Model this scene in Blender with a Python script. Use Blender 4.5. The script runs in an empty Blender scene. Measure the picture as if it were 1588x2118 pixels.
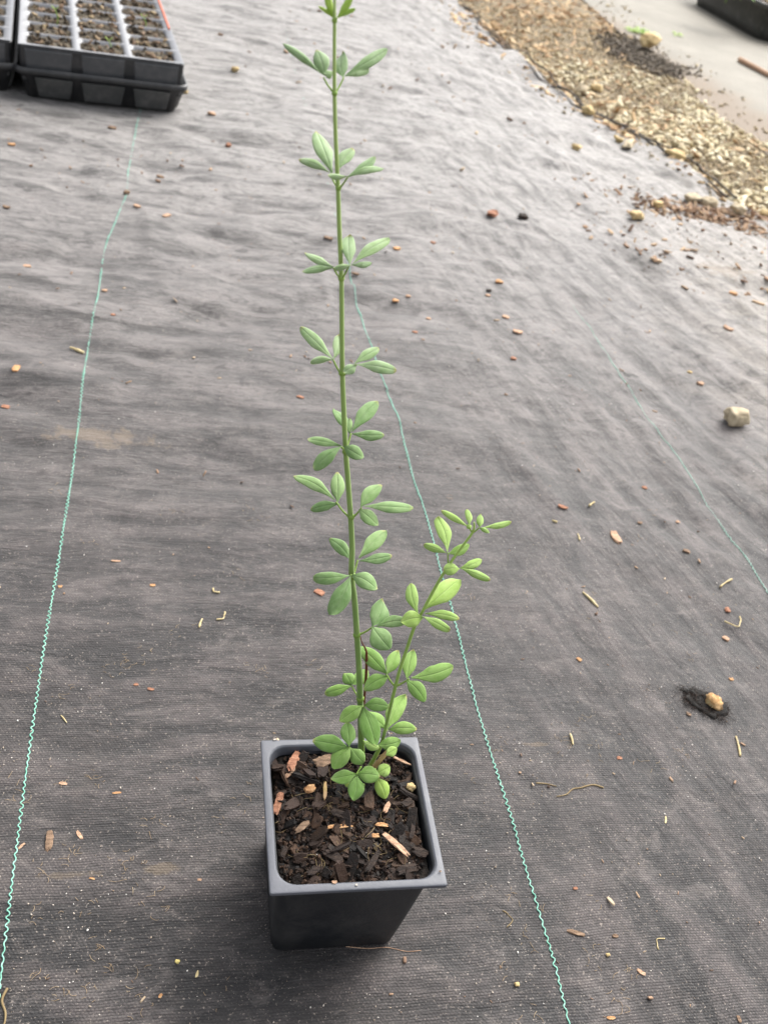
import bpy, math, random
import numpy as np
from mathutils import Vector, Matrix, noise as mnoise

# ------------------------------------------------------------------ camera
scene = bpy.context.scene
COL = scene.collection
FPX, PITCH, ROLL, YAW = 1927.95, 0.66295, 0.24148, 0.30646
CAM = np.array([-0.107234, -0.272103, 0.509215])
cy, sy = math.cos(YAW), math.sin(YAW)
_f = np.array([sy*math.cos(PITCH), cy*math.cos(PITCH), -math.sin(PITCH)])
_r = np.array([cy, -sy, 0.0]); _u = np.cross(_r, _f)
_c, _s = math.cos(ROLL), math.sin(ROLL)
RM = np.array([_c*_r + _s*_u, -_s*_r + _c*_u, _f])
cd = bpy.data.cameras.new('camera'); cam = bpy.data.objects.new('camera', cd); COL.objects.link(cam)
cam.matrix_world = Matrix(((RM[0][0], RM[1][0], -RM[2][0], CAM[0]), (RM[0][1], RM[1][1], -RM[2][1], CAM[1]),
                           (RM[0][2], RM[1][2], -RM[2][2], CAM[2]), (0, 0, 0, 1)))
cd.sensor_fit = 'VERTICAL'; cd.sensor_height = 36.0; cd.lens = FPX/2118*36
cd.clip_start = 0.01; cd.clip_end = 500
cd.dof.use_dof = True; cd.dof.focus_distance = 0.50; cd.dof.aperture_fstop = 15
scene.camera = cam

# ------------------------------------------------------------------ light
SUN_EL, SUN_AZ = math.radians(46), math.radians(44)      # azimuth measured from +Y towards +X
w = bpy.data.worlds.new('World'); scene.world = w; w.use_nodes = True
nt = w.node_tree; nt.nodes.clear()
sky = nt.nodes.new('ShaderNodeTexSky'); sky.sky_type = 'NISHITA'; sky.sun_disc = False
sky.sun_elevation = SUN_EL; sky.sun_rotation = SUN_AZ; sky.dust_density = 5.0; sky.air_density = 1.0
hs = nt.nodes.new('ShaderNodeHueSaturation'); hs.inputs['Saturation'].default_value = 0.22
bg = nt.nodes.new('ShaderNodeBackground'); bg.inputs['Strength'].default_value = 0.15
wo = nt.nodes.new('ShaderNodeOutputWorld')
nt.links.new(sky.outputs[0], hs.inputs['Color']); nt.links.new(hs.outputs[0], bg.inputs['Color']); nt.links.new(bg.outputs[0], wo.inputs[0])
sd = bpy.data.lights.new('sun', 'SUN'); sun = bpy.data.objects.new('sun', sd); COL.objects.link(sun)
sd.energy = 1.75; sd.angle = math.radians(58); sd.color = (1.0, 0.965, 0.91)
sdir = Vector((math.sin(SUN_AZ)*math.cos(SUN_EL), math.cos(SUN_AZ)*math.cos(SUN_EL), math.sin(SUN_EL)))
sun.rotation_euler = sdir.to_track_quat('Z', 'Y').to_euler(); sun.location = (0, 1, 3)
scene.view_settings.view_transform = 'Standard'; scene.view_settings.look = 'None'
scene.view_settings.exposure = 1.13; scene.view_settings.gamma = 1.0

rng = np.random.default_rng(7); random.seed(7)

# ------------------------------------------------------------------ helpers
def ray(px, py):
    return np.array([(px-794)/FPX, -(py-1059)/FPX, 1.0]) @ RM
def on_z(px, py, z=0.0):
    d = ray(px, py); return CAM + d*((z-CAM[2])/d[2])
def on_plane(px, py, p0, n):
    d = ray(px, py); return CAM + d*(np.dot(np.asarray(p0)-CAM, n)/np.dot(d, n))
def to_px(P):
    d = RM @ (np.asarray(P)-CAM); return 794+FPX*d[0]/d[2], 1059-FPX*d[1]/d[2]
def unit(v):
    v = np.asarray(v, float); return v/np.linalg.norm(v)

def tag(o, label=None, cat=None, group=None, kind=None):
    if label: o['label'] = label
    if cat: o['category'] = cat
    if group: o['group'] = group
    if kind: o['kind'] = kind
    return o
def empty(name, loc, label, cat, group=None):
    o = bpy.data.objects.new(name, None); COL.objects.link(o); o.location = loc
    o.empty_display_size = 0.02
    return tag(o, label, cat, group)
def mesh_obj(name, V, F, mat, parent=None, smooth=True, uv=None, mats=None, midx=None, loc=None):
    me = bpy.data.meshes.new(name)
    V = np.asarray(V, float)
    if loc is not None: V = V-np.asarray(loc)
    if parent is not None and loc is None: V = V-np.array(parent_loc(parent))
    me.from_pydata(V.tolist(), [], [tuple(f) for f in F] if not isinstance(F, np.ndarray) else F.tolist())
    if mats:
        for m in mats: me.materials.append(m)
        me.polygons.foreach_set('material_index', np.asarray(midx, dtype=np.int32))
    elif mat: me.materials.append(mat)
    if smooth: me.polygons.foreach_set('use_smooth', [True]*len(me.polygons))
    if uv is not None:
        ul = me.uv_layers.new(name='UVMap'); li = np.zeros(len(me.loops), dtype=np.int32)
        me.loops.foreach_get('vertex_index', li)
        ul.data.foreach_set('uv', np.asarray(uv, float)[li].ravel())
    me.update()
    o = bpy.data.objects.new(name, me); COL.objects.link(o)
    if parent is not None:
        o.parent = parent
        if loc is not None: o.location = np.asarray(loc)-np.array(parent_loc(parent))
    elif loc is not None: o.location = loc
    return o
def parent_loc(p):
    L = np.zeros(3)
    while p is not None:
        L += np.array(p.location); p = p.parent
    return L.tolist()

def _hash(ix, iy, seed):
    n = (ix.astype(np.int64)*374761393 + iy.astype(np.int64)*668265263 + seed*974711) & 0x7fffffff
    n = ((n ^ (n >> 13))*1274126177) & 0x7fffffff
    n = n ^ (n >> 16)
    return (n % 100003)/100003.0
def vnoise(x, y, seed=0):
    x = np.asarray(x, float); y = np.asarray(y, float)
    ix = np.floor(x); iy = np.floor(y); fx = x-ix; fy = y-iy
    fx = fx*fx*fx*(fx*(fx*6-15)+10); fy = fy*fy*fy*(fy*(fy*6-15)+10)
    a = _hash(ix, iy, seed); b = _hash(ix+1, iy, seed); c = _hash(ix, iy+1, seed); d = _hash(ix+1, iy+1, seed)
    return (a*(1-fx)+b*fx)*(1-fy)+(c*(1-fx)+d*fx)*fy - 0.5
def sstep(a, b, x):
    t = np.clip((x-a)/(b-a), 0, 1); return t*t*(3-2*t)

# hand placed folds of the fabric: world crest polyline, amplitude, width
FOLDS = []
def fold(pxs, amp, wid):
    FOLDS.append((np.array([on_z(*p)[:2] for p in pxs]), amp, wid))
fold([(440, 480), (520, 452), (600, 445), (700, 452), (800, 462), (900, 452), (980, 470)], .0075, .030)
fold([(350, 622), (400, 622), (450, 630), (520, 650)], .0045, .012)
fold([(-60, 490), (40, 500), (130, 520)], .006, .025)
fold([(520, 600), (600, 590), (700, 605)], .004, .018)
fold([(800, 300), (860, 315), (940, 325)], .006, .03)
fold([(620, 330), (700, 345), (770, 350)], .006, .03)
fold([(170, 345), (230, 355), (300, 360)], .007, .03)
fold([(980, 870), (1060, 930), (1130, 1010), (1200, 1090)], .003, .016)
fold([(1060, 620), (1130, 700), (1200, 790), (1280, 900)], .003, .02)
fold([(-40, 780), (60, 785), (180, 800)], .0035, .016)
fold([(200, 690), (300, 720), (380, 735)], .003, .014)
fold([(900, 560), (1000, 540), (1100, 560)], .0035, .016)
def H(x, y):
    x = np.asarray(x, float); y = np.asarray(y, float)
    d = np.hypot(x, y)
    near = 0.22+0.78*sstep(0.10, 0.75, d)
    wx = x+0.05*vnoise(x*5, y*5, 3); wy = y+0.035*vnoise(x*6, y*4, 4)
    r = sstep(0.05, 0.55, x-0.15*(y-0.3))*(1-sstep(.9, 1.5, y))
    a = wx*math.cos(.45)+wy*math.sin(.45); b = -wx*math.sin(.45)+wy*math.cos(.45)
    dx = wx*math.cos(.9)+wy*math.sin(.9)
    h = (1-r)*(0.0085*vnoise(wx*5.5, wy*15, 11)+0.0050*vnoise(wx*14+wy*5, wy*31, 12))
    ac = wx*.966+wy*.259; al = -wx*.259+wy*.966          # across / along the long folds on the right
    h = h+r*(0.0050*vnoise(ac*24, al*4.0, 13)+0.0028*vnoise(ac*50+al*6, al*9, 17)+0.0030*vnoise(wx*9, wy*24, 15))
    cr = np.abs(vnoise(ac*15+2*vnoise(x*8, y*8, 24), al*3.2, 22)); h = h+r*.0022*np.exp(-(cr/.05)**2)
    cl = np.abs(vnoise(wx*4.2, wy*13+1.5*vnoise(x*7, y*7, 25), 23)); h = h+(1-r)*.0018*np.exp(-(cl/.05)**2)
    h = h+0.0019*vnoise(wx*24+wy*14, wy*50, 14)*(.4+1.2*(vnoise(x*3, y*3, 28)+.5))+.0009*vnoise(wx*60+wy*30, wy*90-wx*30, 29)+0.008*vnoise(x*2.1, y*2.6, 16)
    h = 1.35*h*near+0.0005*vnoise(x*40, y*90, 19)
    for P, amp, wid in FOLDS:
        dm = np.full(np.broadcast(x, y).shape, 1e9); tt = np.zeros(dm.shape); n = len(P)-1
        for i in range(n):
            A, B = P[i], P[i+1]; ab = B-A
            t = np.clip(((x-A[0])*ab[0]+(y-A[1])*ab[1])/(ab@ab), 0, 1)
            q = np.hypot(x-A[0]-t*ab[0], y-A[1]-t*ab[1])
            m = q < dm; tt = np.where(m, (i+t)/n, tt); dm = np.where(m, q, dm)
        h = h+1.35*amp*np.sin(np.pi*np.clip(tt, .0, 1))**.6*np.exp(-(dm/wid)**2)
    h = h*sstep(0.045, 0.11, d)                     # pressed flat under the pot
    e = ((x+.225)**2/.05+(y-1.6)**2/.12)
    h = h*(0.35+.65*sstep(.6, 1.5, e))
    return h+0.012*0
def Hs(x, y): return float(H(np.array([x]), np.array([y]))[0])
def gp(px, py):
    P = on_z(px, py)
    for _ in range(4): P = on_z(px, py, Hs(P[0], P[1]))
    return P

# ------------------------------------------------------------------ materials
def new_mat(name):
    m = bpy.data.materials.new(name); m.use_nodes = True; n = m.node_tree; n.nodes.clear()
    o = n.nodes.new('ShaderNodeOutputMaterial'); p = n.nodes.new('ShaderNodeBsdfPrincipled')
    n.links.new(p.outputs[0], o.inputs[0]); return m, n, p, o
def nd(n, t, **k):
    x = n.nodes.new(t)
    for a, b in k.items():
        if a.startswith('i_'): x.inputs[a[2:].replace('_', ' ')].default_value = b
        else: setattr(x, a, b)
    return x
def ramp(n, stops, fac=None):
    r = n.nodes.new('ShaderNodeValToRGB'); e = r.color_ramp.elements
    while len(e) < len(stops): e.new(0.5)
    for k, (p, c) in enumerate(stops):
        e[k].position = p; e[k].color = (*c, 1) if len(c) == 3 else c
    if fac is not None: n.links.new(fac, r.inputs[0])
    return r
def nz(n, scale, detail=4, vec=None, rough=.6, dist=0):
    x = n.nodes.new('ShaderNodeTexNoise'); x.inputs['Scale'].default_value = scale; x.inputs['Detail'].default_value = detail
    x.inputs['Roughness'].default_value = rough; x.inputs['Distortion'].default_value = dist
    if vec is not None: n.links.new(vec, x.inputs['Vector'])
    return x
def mth(n, op, a, b=None, c=None, clamp=False):
    x = n.nodes.new('ShaderNodeMath'); x.operation = op; x.use_clamp = clamp
    for i, v in enumerate((a, b, c)):
        if v is None: continue
        if isinstance(v, (int, float)): x.inputs[i].default_value = v
        else: n.links.new(v, x.inputs[i])
    return x.outputs[0]
def mixc(n, fac, a, b, bt='MIX'):
    x = n.nodes.new('ShaderNodeMix'); x.data_type = 'RGBA'; x.blend_type = bt
    for i, v in ((0, fac), (6, a), (7, b)):
        if isinstance(v, (int, float)): x.inputs[i].default_value = v
        elif isinstance(v, tuple): x.inputs[i].default_value = (*v, 1)
        else: n.links.new(v, x.inputs[i])
    return x.outputs[2]
def mapr(n, v, a, b, c=0, d=1, smooth=True):
    x = n.nodes.new('ShaderNodeMapRange'); x.interpolation_type = 'SMOOTHSTEP' if smooth else 'LINEAR'
    n.links.new(v, x.inputs[0])
    for i, q in zip((1, 2, 3, 4), (a, b, c, d)): x.inputs[i].default_value = q
    return x.outputs[0]
def bump(n, h, dist, strength=1.0, nrm=None):
    b = n.nodes.new('ShaderNodeBump'); b.inputs['Distance'].default_value = dist; b.inputs['Strength'].default_value = strength
    n.links.new(h, b.inputs['Height'])
    if nrm is not None: n.links.new(nrm, b.inputs['Normal'])
    return b.outputs[0]
def scaled(n, vec, s):
    m = n.nodes.new('ShaderNodeMapping'); m.inputs['Scale'].default_value = s; n.links.new(vec, m.inputs['Vector']); return m.outputs[0]

def mat_fabric():
    m, n, p, o = new_mat('woven_fabric')
    tc = nd(n, 'ShaderNodeTexCoord').outputs['Object']
    warp = nz(n, 9, 3, tc); wv = n.nodes.new('ShaderNodeVectorMath'); wv.operation = 'MULTIPLY_ADD'
    n.links.new(warp.outputs['Color'], wv.inputs[0]); wv.inputs[1].default_value = (.010, .010, 0); n.links.new(tc, wv.inputs[2])
    sp = nd(n, 'ShaderNodeSeparateXYZ'); n.links.new(wv.outputs[0], sp.inputs[0]); X, Y = sp.outputs[0], sp.outputs[1]
    rw = nd(n, 'ShaderNodeSeparateXYZ'); n.links.new(tc, rw.inputs[0]); RX, RY = rw.outputs[0], rw.outputs[1]
    # weave: rows 1.75 mm apart, brick pattern across
    ry = mth(n, 'MULTIPLY', Y, 1/.0016); row = mth(n, 'FLOOR', ry)
    off = mth(n, 'MULTIPLY', mth(n, 'MODULO', mth(n, 'ABSOLUTE', row), 2.0), .5)
    cx = mth(n, 'ADD', mth(n, 'MULTIPLY', X, 1/.0021), off)
    fy = mth(n, 'ABSOLUTE', mth(n, 'SINE', mth(n, 'MULTIPLY', ry, math.pi)))
    fx = mth(n, 'ABSOLUTE', mth(n, 'SINE', mth(n, 'MULTIPLY', cx, math.pi)))
    weave = mth(n, 'MULTIPLY', mth(n, 'POWER', fy, .6), mth(n, 'ADD', mth(n, 'MULTIPLY', fx, .55), .45))
    fine = nz(n, 900, 3, scaled(n, tc, (.5, 1, 1)))
    rot = nd(n, 'ShaderNodeMapping'); rot.inputs['Rotation'].default_value = (0, 0, -.262); n.links.new(tc, rot.inputs['Vector'])
    s1 = nz(n, 22, 9, scaled(n, tc, (.45, 1.8, 1)), .70, .5); s2 = nz(n, 22, 9, scaled(n, rot.outputs[0], (1.9, .42, 1)), .64, .3)
    fr = mapr(n, mth(n, 'SUBTRACT', RX, mth(n, 'MULTIPLY', RY, .12)), .0, .28)
    stv = mth(n, 'ADD', mth(n, 'MULTIPLY', s1.outputs[0], mth(n, 'SUBTRACT', 1.0, fr)), mth(n, 'MULTIPLY', s2.outputs[0], fr))
    dust = nz(n, 9, 7, tc, .70, .5)
    dust2 = nz(n, 60, 6, tc, .72)
    thr = nz(n, 330, 2, scaled(n, tc, (.18, 1.6, 1)))
    speck = nz(n, 700, 2, tc, .6)
    base = ramp(n, [(.32, (.013, .013, .014)), (.47, (.028, .026, .0265)), (.58, (.052, .047, .046)), (.70, (.085, .076, .073))], dust.outputs[0]).outputs[0]
    base = mixc(n, mapr(n, stv, .44, .64, 0, .85), base, (.108, .091, .088))
    base = mixc(n, mapr(n, stv, .48, .36, 0, .65), base, (.009, .009, .010))
    base = mixc(n, mapr(n, dust2.outputs[0], .50, .72, 0, .50), base, (.125, .105, .094))
    far = mapr(n, mth(n, 'ADD', RY, mth(n, 'MULTIPLY', dust.outputs[0], .5)), .20, 1.1, 0, .62)  # paler with distance: glare on the far cloth put into its colour
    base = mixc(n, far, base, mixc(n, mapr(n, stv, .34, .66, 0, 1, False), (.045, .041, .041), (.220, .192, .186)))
    base = mixc(n, mth(n, 'MULTIPLY', mth(n, 'SUBTRACT', 1.0, weave), .72), base, (.006, .006, .007))
    base = mixc(n, mapr(n, thr.outputs[0], .5, .78, 0, .25), base, (.14, .13, .125))
    base = mixc(n, mapr(n, speck.outputs[0], .60, .72, 0, .60), base, (.34, .29, .25))
    # pale worn warp stripes running along the cloth
    st = nz(n, 1, 2, scaled(n, tc, (95, .8, 1)), .5)
    stf = mth(n, 'MULTIPLY', mapr(n, st.outputs[0], .60, .74, 0, .20), mapr(n, RY, .2, .7))
    base = mixc(n, stf, base, (.17, .155, .15))
    # beige dust blown off the gravel on to the cloth's right side
    dd = mth(n, 'ADD', RX, mth(n, 'MULTIPLY', dust.outputs[0], .5))
    base = mixc(n, mapr(n, dd, .72, 1.22, 0, .85), base, mixc(n, mapr(n, dust2.outputs[0], .4, .6), (.20, .165, .125), (.36, .31, .24)))
    fa = mth(n, 'ADD', RY, mth(n, 'MULTIPLY', dust.outputs[0], .7))  # second distance lift: veiling brightness painted into the far cloth
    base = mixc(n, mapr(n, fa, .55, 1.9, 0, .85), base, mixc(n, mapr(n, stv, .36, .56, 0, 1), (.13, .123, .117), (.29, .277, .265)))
    gr = nz(n, 150, 7, scaled(n, tc, (.7, 1.2, 1)), .78, .3); g2 = nz(n, 38, 8, scaled(n, tc, (.7, 1.3, 1)), .76, .8)
    base = mixc(n, mapr(n, gr.outputs[0], .52, .36, 0, .50), base, (.022, .020, .020))
    base = mixc(n, mapr(n, g2.outputs[0], .50, .38, 0, .55), base, (.026, .023, .023))
    base = mixc(n, mapr(n, g2.outputs[0], .54, .66, 0, .35), base, (.17, .148, .138))
    # small stains and spilt soil
    def spot(cxp, cyp, rx_, ry_, col, amt, b, soft=.7):
        C = on_z(cxp, cyp)
        ex = mth(n, 'DIVIDE', mth(n, 'SUBTRACT', RX, float(C[0])), rx_); ey = mth(n, 'DIVIDE', mth(n, 'SUBTRACT', RY, float(C[1])), ry_)
        r2 = mth(n, 'ADD', mth(n, 'MULTIPLY', ex, ex), mth(n, 'MULTIPLY', ey, ey))
        r2 = mth(n, 'ADD', r2, mth(n, 'MULTIPLY', mth(n, 'SUBTRACT', dust2.outputs[0], .5), 7.0))
        return mixc(n, mth(n, 'MULTIPLY', mapr(n, r2, 1.0, soft-.6), amt), b, col)
    base = spot(210, 905, .05, .016, (.26, .19, .12), .30, base)
    base = spot(1190, 765, .012, .007, (.012, .011, .010), .9, base)
    base = spot(1305, 770, .012, .006, (.012, .011, .010), .85, base)
    base = spot(1235, 437, .020, .010, (.02, .018, .015), .8, base)
    base = spot(1170, 675, .012, .006, (.02, .018, .015), .7, base)
    base = spot(1500, 560, .06, .03, (.16, .12, .08), .6, base)
    base = spot(330, 1800, .014, .004, (.22, .16, .09), .25, base)
    base = spot(150, 1810, .016, .003, (.22, .16, .09), .2, base)
    base = spot(540, 1590, .012, .002, (.010, .010, .011), .8, base)
    base = spot(390, 1640, .010, .002, (.012, .012, .012), .7, base)
    base = spot(1110, 1540, .014, .002, (.16, .11, .06), .3, base)
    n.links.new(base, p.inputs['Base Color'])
    p.inputs['Roughness'].default_value = .50
    n.links.new(mapr(n, dust.outputs[0], .3, .7, .58, .72), p.inputs['Roughness'])
    p.inputs['Specular IOR Level'].default_value = .34
    p.inputs['Sheen Weight'].default_value = .12; p.inputs['Sheen Roughness'].default_value = .4
    p.inputs['Sheen Tint'].default_value = (1, .98, .96, 1)
    b1 = bump(n, weave, .00040, .7)
    b2 = bump(n, fine.outputs[0], .00035, .35, b1)
    mott = nz(n, 34, 5, scaled(n, tc, (.7, 1.25, 1)), .62, .6)
    b3 = bump(n, stv, .0065, .7, b2)
    b3 = bump(n, mott.outputs[0], .0032, .6, b3)
    n.links.new(b3, p.inputs['Normal'])
    return m

def mat_simple(name, cols, scale=40, rough=.8, bd=.0008, isl=0.0, spec=.3, stretch=(1, 1, 1), sub=0, det=4):
    """noise-coloured solid; isl = how much the colour varies from piece to piece of one mesh"""
    m, n, p, o = new_mat(name)
    tc = nd(n, 'ShaderNodeTexCoord').outputs['Object']
    a = nz(n, scale, det, scaled(n, tc, stretch), .65)
    f = a.outputs[0]
    if isl > 0:
        g = nd(n, 'ShaderNodeNewGeometry')
        f = mth(n, 'ADD', mth(n, 'MULTIPLY', g.outputs['Random Per Island'], isl), mth(n, 'MULTIPLY', f, 1-isl))
    st = [(i/(len(cols)-1)*(.84 if isl > .4 else .44)+(.08 if isl > .4 else .28), c) for i, c in enumerate(cols)]
    r = ramp(n, st, f)
    n.links.new(r.outputs[0], p.inputs['Base Color'])
    p.inputs['Roughness'].default_value = rough; p.inputs['Specular IOR Level'].default_value = spec
    if sub: p.inputs['Subsurface Weight'].default_value = sub
    b = nz(n, scale*3.2, 4, scaled(n, tc, stretch), .7)
    n.links.new(bump(n, b.outputs[0], bd, .8), p.inputs['Normal'])
    return m

M = {}
M['fabric'] = mat_fabric()
def mat_plastic(name, col, rough, dusty=.15, dcol=(.16, .15, .145), spec=.5, grain=.0002):
    m, n, p, o = new_mat(name)
    tc = nd(n, 'ShaderNodeTexCoord').outputs['Object']
    a = nz(n, 45, 5, tc, .65); b = nz(n, 600, 3, tc)
    c = mixc(n, mapr(n, a.outputs[0], .42, .75, 0, dusty*2), col, dcol)
    c = mixc(n, mapr(n, b.outputs[0], .62, .78, 0, dusty*2.2), c, dcol)
    n.links.new(c, p.inputs['Base Color'])
    n.links.new(mapr(n, a.outputs[0], .3, .7, rough-.06, rough+.12), p.inputs['Roughness'])
    p.inputs['Specular IOR Level'].default_value = spec
    n.links.new(bump(n, b.outputs[0], grain, .5), p.inputs['Normal'])
    return m
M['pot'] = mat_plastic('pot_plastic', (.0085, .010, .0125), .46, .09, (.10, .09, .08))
M['lip'] = mat_plastic('sky_lit_lip_plastic', (.078, .083, .098), .5, .20, (.16, .16, .18))  # same plastic as the wall; sky reflection on the lip painted into its colour
M['tray'] = mat_plastic('tray_plastic', (.050, .053, .058), .36, .16)
M['trayshade'] = mat_plastic('shaded_tray_plastic', (.022, .023, .025), .36, .10)  # tray plastic darkened, shade of the recessed grooves put into the colour
M['traylow'] = mat_plastic('tray_panel_plastic', (.042, .044, .044), .45, .2)
M['insert'] = mat_plastic('cell_insert_plastic', (.17, .173, .186), .34, .15, (.30, .30, .31), .6)
M['planter'] = mat_plastic('planter_plastic', (.035, .036, .032), .5, .22)
M['thread'] = mat_simple('mint_thread', [(.12, .34, .25), (.22, .50, .39), (.36, .60, .50)], 180, .55, .0002)
M['thread_dusty'] = mat_simple('dusty_mint_thread', [(.10, .26, .20), (.28, .46, .38), (.40, .52, .46)], 160, .7, .0002)
M['frayed'] = mat_simple('frayed_edge', [(.02, .018, .016), (.05, .045, .04), (.16, .13, .09)], 60, .8)
M['soil'] = mat_simple('potting_soil', [(.004, .003, .0025), (.011, .008, .006), (.030, .021, .015)], 160, .75, .002, 0, .35)
M['soilbits'] = mat_simple('dark_soil_bits', [(.003, .002, .002), (.007, .005, .004), (.018, .010, .007), (.038, .021, .014), (.008, .006, .005), (.070, .038, .022), (.026, .018, .013)], 260, .65, .0008, .75, .3)
M['rootlet'] = mat_simple('pale_rootlet', [(.12, .08, .035), (.22, .16, .08), (.34, .27, .14)], 300, .8, .0002, .5)
M['palefibre'] = mat_simple('pale_fibre', [(.20, .14, .08), (.36, .26, .16), (.52, .42, .28)], 300, .8, .0002, .5)
M['charred'] = mat_simple('charred_cloth', [(.004, .004, .004), (.012, .011, .010), (.03, .026, .022)], 300, .8, .001)
M['traysoil'] = mat_simple('seed_compost', [(.03, .025, .018), (.075, .060, .040), (.17, .14, .10)], 120, .85, .003)
M['traybits'] = mat_simple('compost_bits', [(.015, .011, .008), (.045, .034, .02), (.09, .065, .04), (.20, .13, .085), (.28, .22, .12)], 200, .85, .001, .75)
M['gravel'] = mat_simple('yellow_gravel', [(.24, .19, .12), (.44, .36, .22), (.58, .49, .31), (.68, .60, .41), (.74, .68, .52), (.50, .39, .25)], 90, .85, .001, .75)
M['darkdirt'] = mat_simple('damp_dirt', [(.05, .04, .03), (.10, .08, .06), (.20, .165, .12)], 120, .85, .001, .6)
M['fines'] = mat_simple('gravel_fines', [(.16, .13, .085), (.30, .24, .15), (.44, .35, .22), (.56, .46, .31)], 90, .9, .001, .75)
M['litter'] = mat_simple('straw_litter', [(.26, .16, .09), (.44, .28, .155), (.56, .39, .22), (.66, .51, .32), (.36, .23, .135)], 120, .85, .001, .8)
M['mulch'] = mat_simple('reddish_mulch', [(.08, .045, .03), (.20, .115, .07), (.33, .21, .13), (.46, .33, .21), (.14, .09, .06)], 120, .85, .001, .75)
M['bed'] = mat_simple('gravel_bed_dirt', [(.08, .062, .04), (.18, .14, .085), (.32, .25, .15)], 30, .9, .006, det=8)
M['grit'] = mat_simple('white_grit', [(.20, .15, .11), (.36, .29, .22), (.56, .50, .44), (.80, .78, .74)], 300, .7, .0002, .8)
M['crumb'] = mat_simple('bark_crumb', [(.09, .06, .045), (.24, .15, .10), (.38, .26, .17), (.50, .40, .28)], 300, .85, .0003, .8)
M['stone'] = mat_simple('pale_stone', [(.26, .21, .14), (.46, .38, .26), (.62, .53, .38)], 90, .85, .0016)
M['yellowstone'] = mat_simple('yellow_stone', [(.30, .20, .09), (.50, .37, .18), (.64, .52, .30)], 90, .8, .001)
M['straw'] = mat_simple('straw', [(.36, .27, .13), (.52, .42, .22), (.62, .53, .32)], 200, .6, .0003, stretch=(1, 1, 1))
M['bark_red'] = mat_simple('red_bark', [(.16, .07, .045), (.32, .15, .09), (.46, .25, .16)], 170, .85, .0010, stretch=(1, 3, 1))
M['bark_tan'] = mat_simple('tan_bark', [(.28, .16, .10), (.46, .29, .19), (.60, .42, .29)], 170, .85, .0010, stretch=(1, 3, 1))
M['bark_brown'] = mat_simple('brown_bark', [(.09, .06, .04), (.20, .13, .085), (.34, .23, .15)], 170, .85, .0010, stretch=(1, 3, 1))
M['bark_orange'] = mat_simple('orange_bark', [(.28, .13, .055), (.48, .26, .12), (.62, .40, .21)], 170, .8, .0010, stretch=(1, 3, 1))
M['bark_dark'] = mat_simple('dark_bark', [(.009, .006, .005), (.024, .015, .011), (.050, .032, .023)], 170, .75, .0010, stretch=(1, 3, 1))
M['cone'] = mat_simple('dry_stump', [(.16, .08, .03), (.48, .28, .12), (.72, .50, .27)], 150, .8, .001)
M['orange_tag'] = mat_simple('orange_label_plastic', [(.50, .09, .03), (.62, .13, .05)], 60, .5, .0001)
M['yellow'] = mat_simple('yellow_grain', [(.50, .40, .13), (.66, .56, .22)], 200, .6, .0002)
M['twig'] = mat_simple('red_brown_twig', [(.09, .022, .012), (.17, .05, .025)], 300, .6, .0002)
M['oldstem'] = mat_simple('old_cut_stem', [(.34, .30, .08), (.52, .34, .16), (.60, .40, .26)], 90, .7, .0003)

def mat_path():
    m, n, p, o = new_mat('dusty_path')
    tc = nd(n, 'ShaderNodeTexCoord').outputs['Object']
    sp = nd(n, 'ShaderNodeSeparateXYZ'); n.links.new(tc, sp.inputs[0])
    a = nz(n, 3.5, 7, tc, .65, .3); b = nz(n, 60, 5, tc, .7)
    c = ramp(n, [(.3, (.15, .136, .11)), (.6, (.215, .198, .163)), (.8, (.26, .238, .195))], a.outputs[0]).outputs[0]
    dx = mth(n, 'SUBTRACT', sp.outputs[0], mth(n, 'MULTIPLY', a.outputs[0], .35))
    dx = mth(n, 'ADD', dx, mth(n, 'MULTIPLY', sp.outputs[1], .10))
    c = mixc(n, mapr(n, dx, 1.52, 1.34, 0, .9), c, (.15, .108, .07))
    c = mixc(n, mapr(n, b.outputs[0], .55, .75, 0, .35), c, (.16, .12, .08))
    n.links.new(c, p.inputs['Base Color']); p.inputs['Roughness'].default_value = .8
    n.links.new(bump(n, b.outputs[0], .003, .6), p.inputs['Normal'])
    return m
M['path'] = mat_path()
M['dirt'] = mat_simple('bare_dirt', [(.10, .075, .05), (.18, .14, .09), (.27, .21, .14)], 8, .9, .006, det=8)

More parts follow.
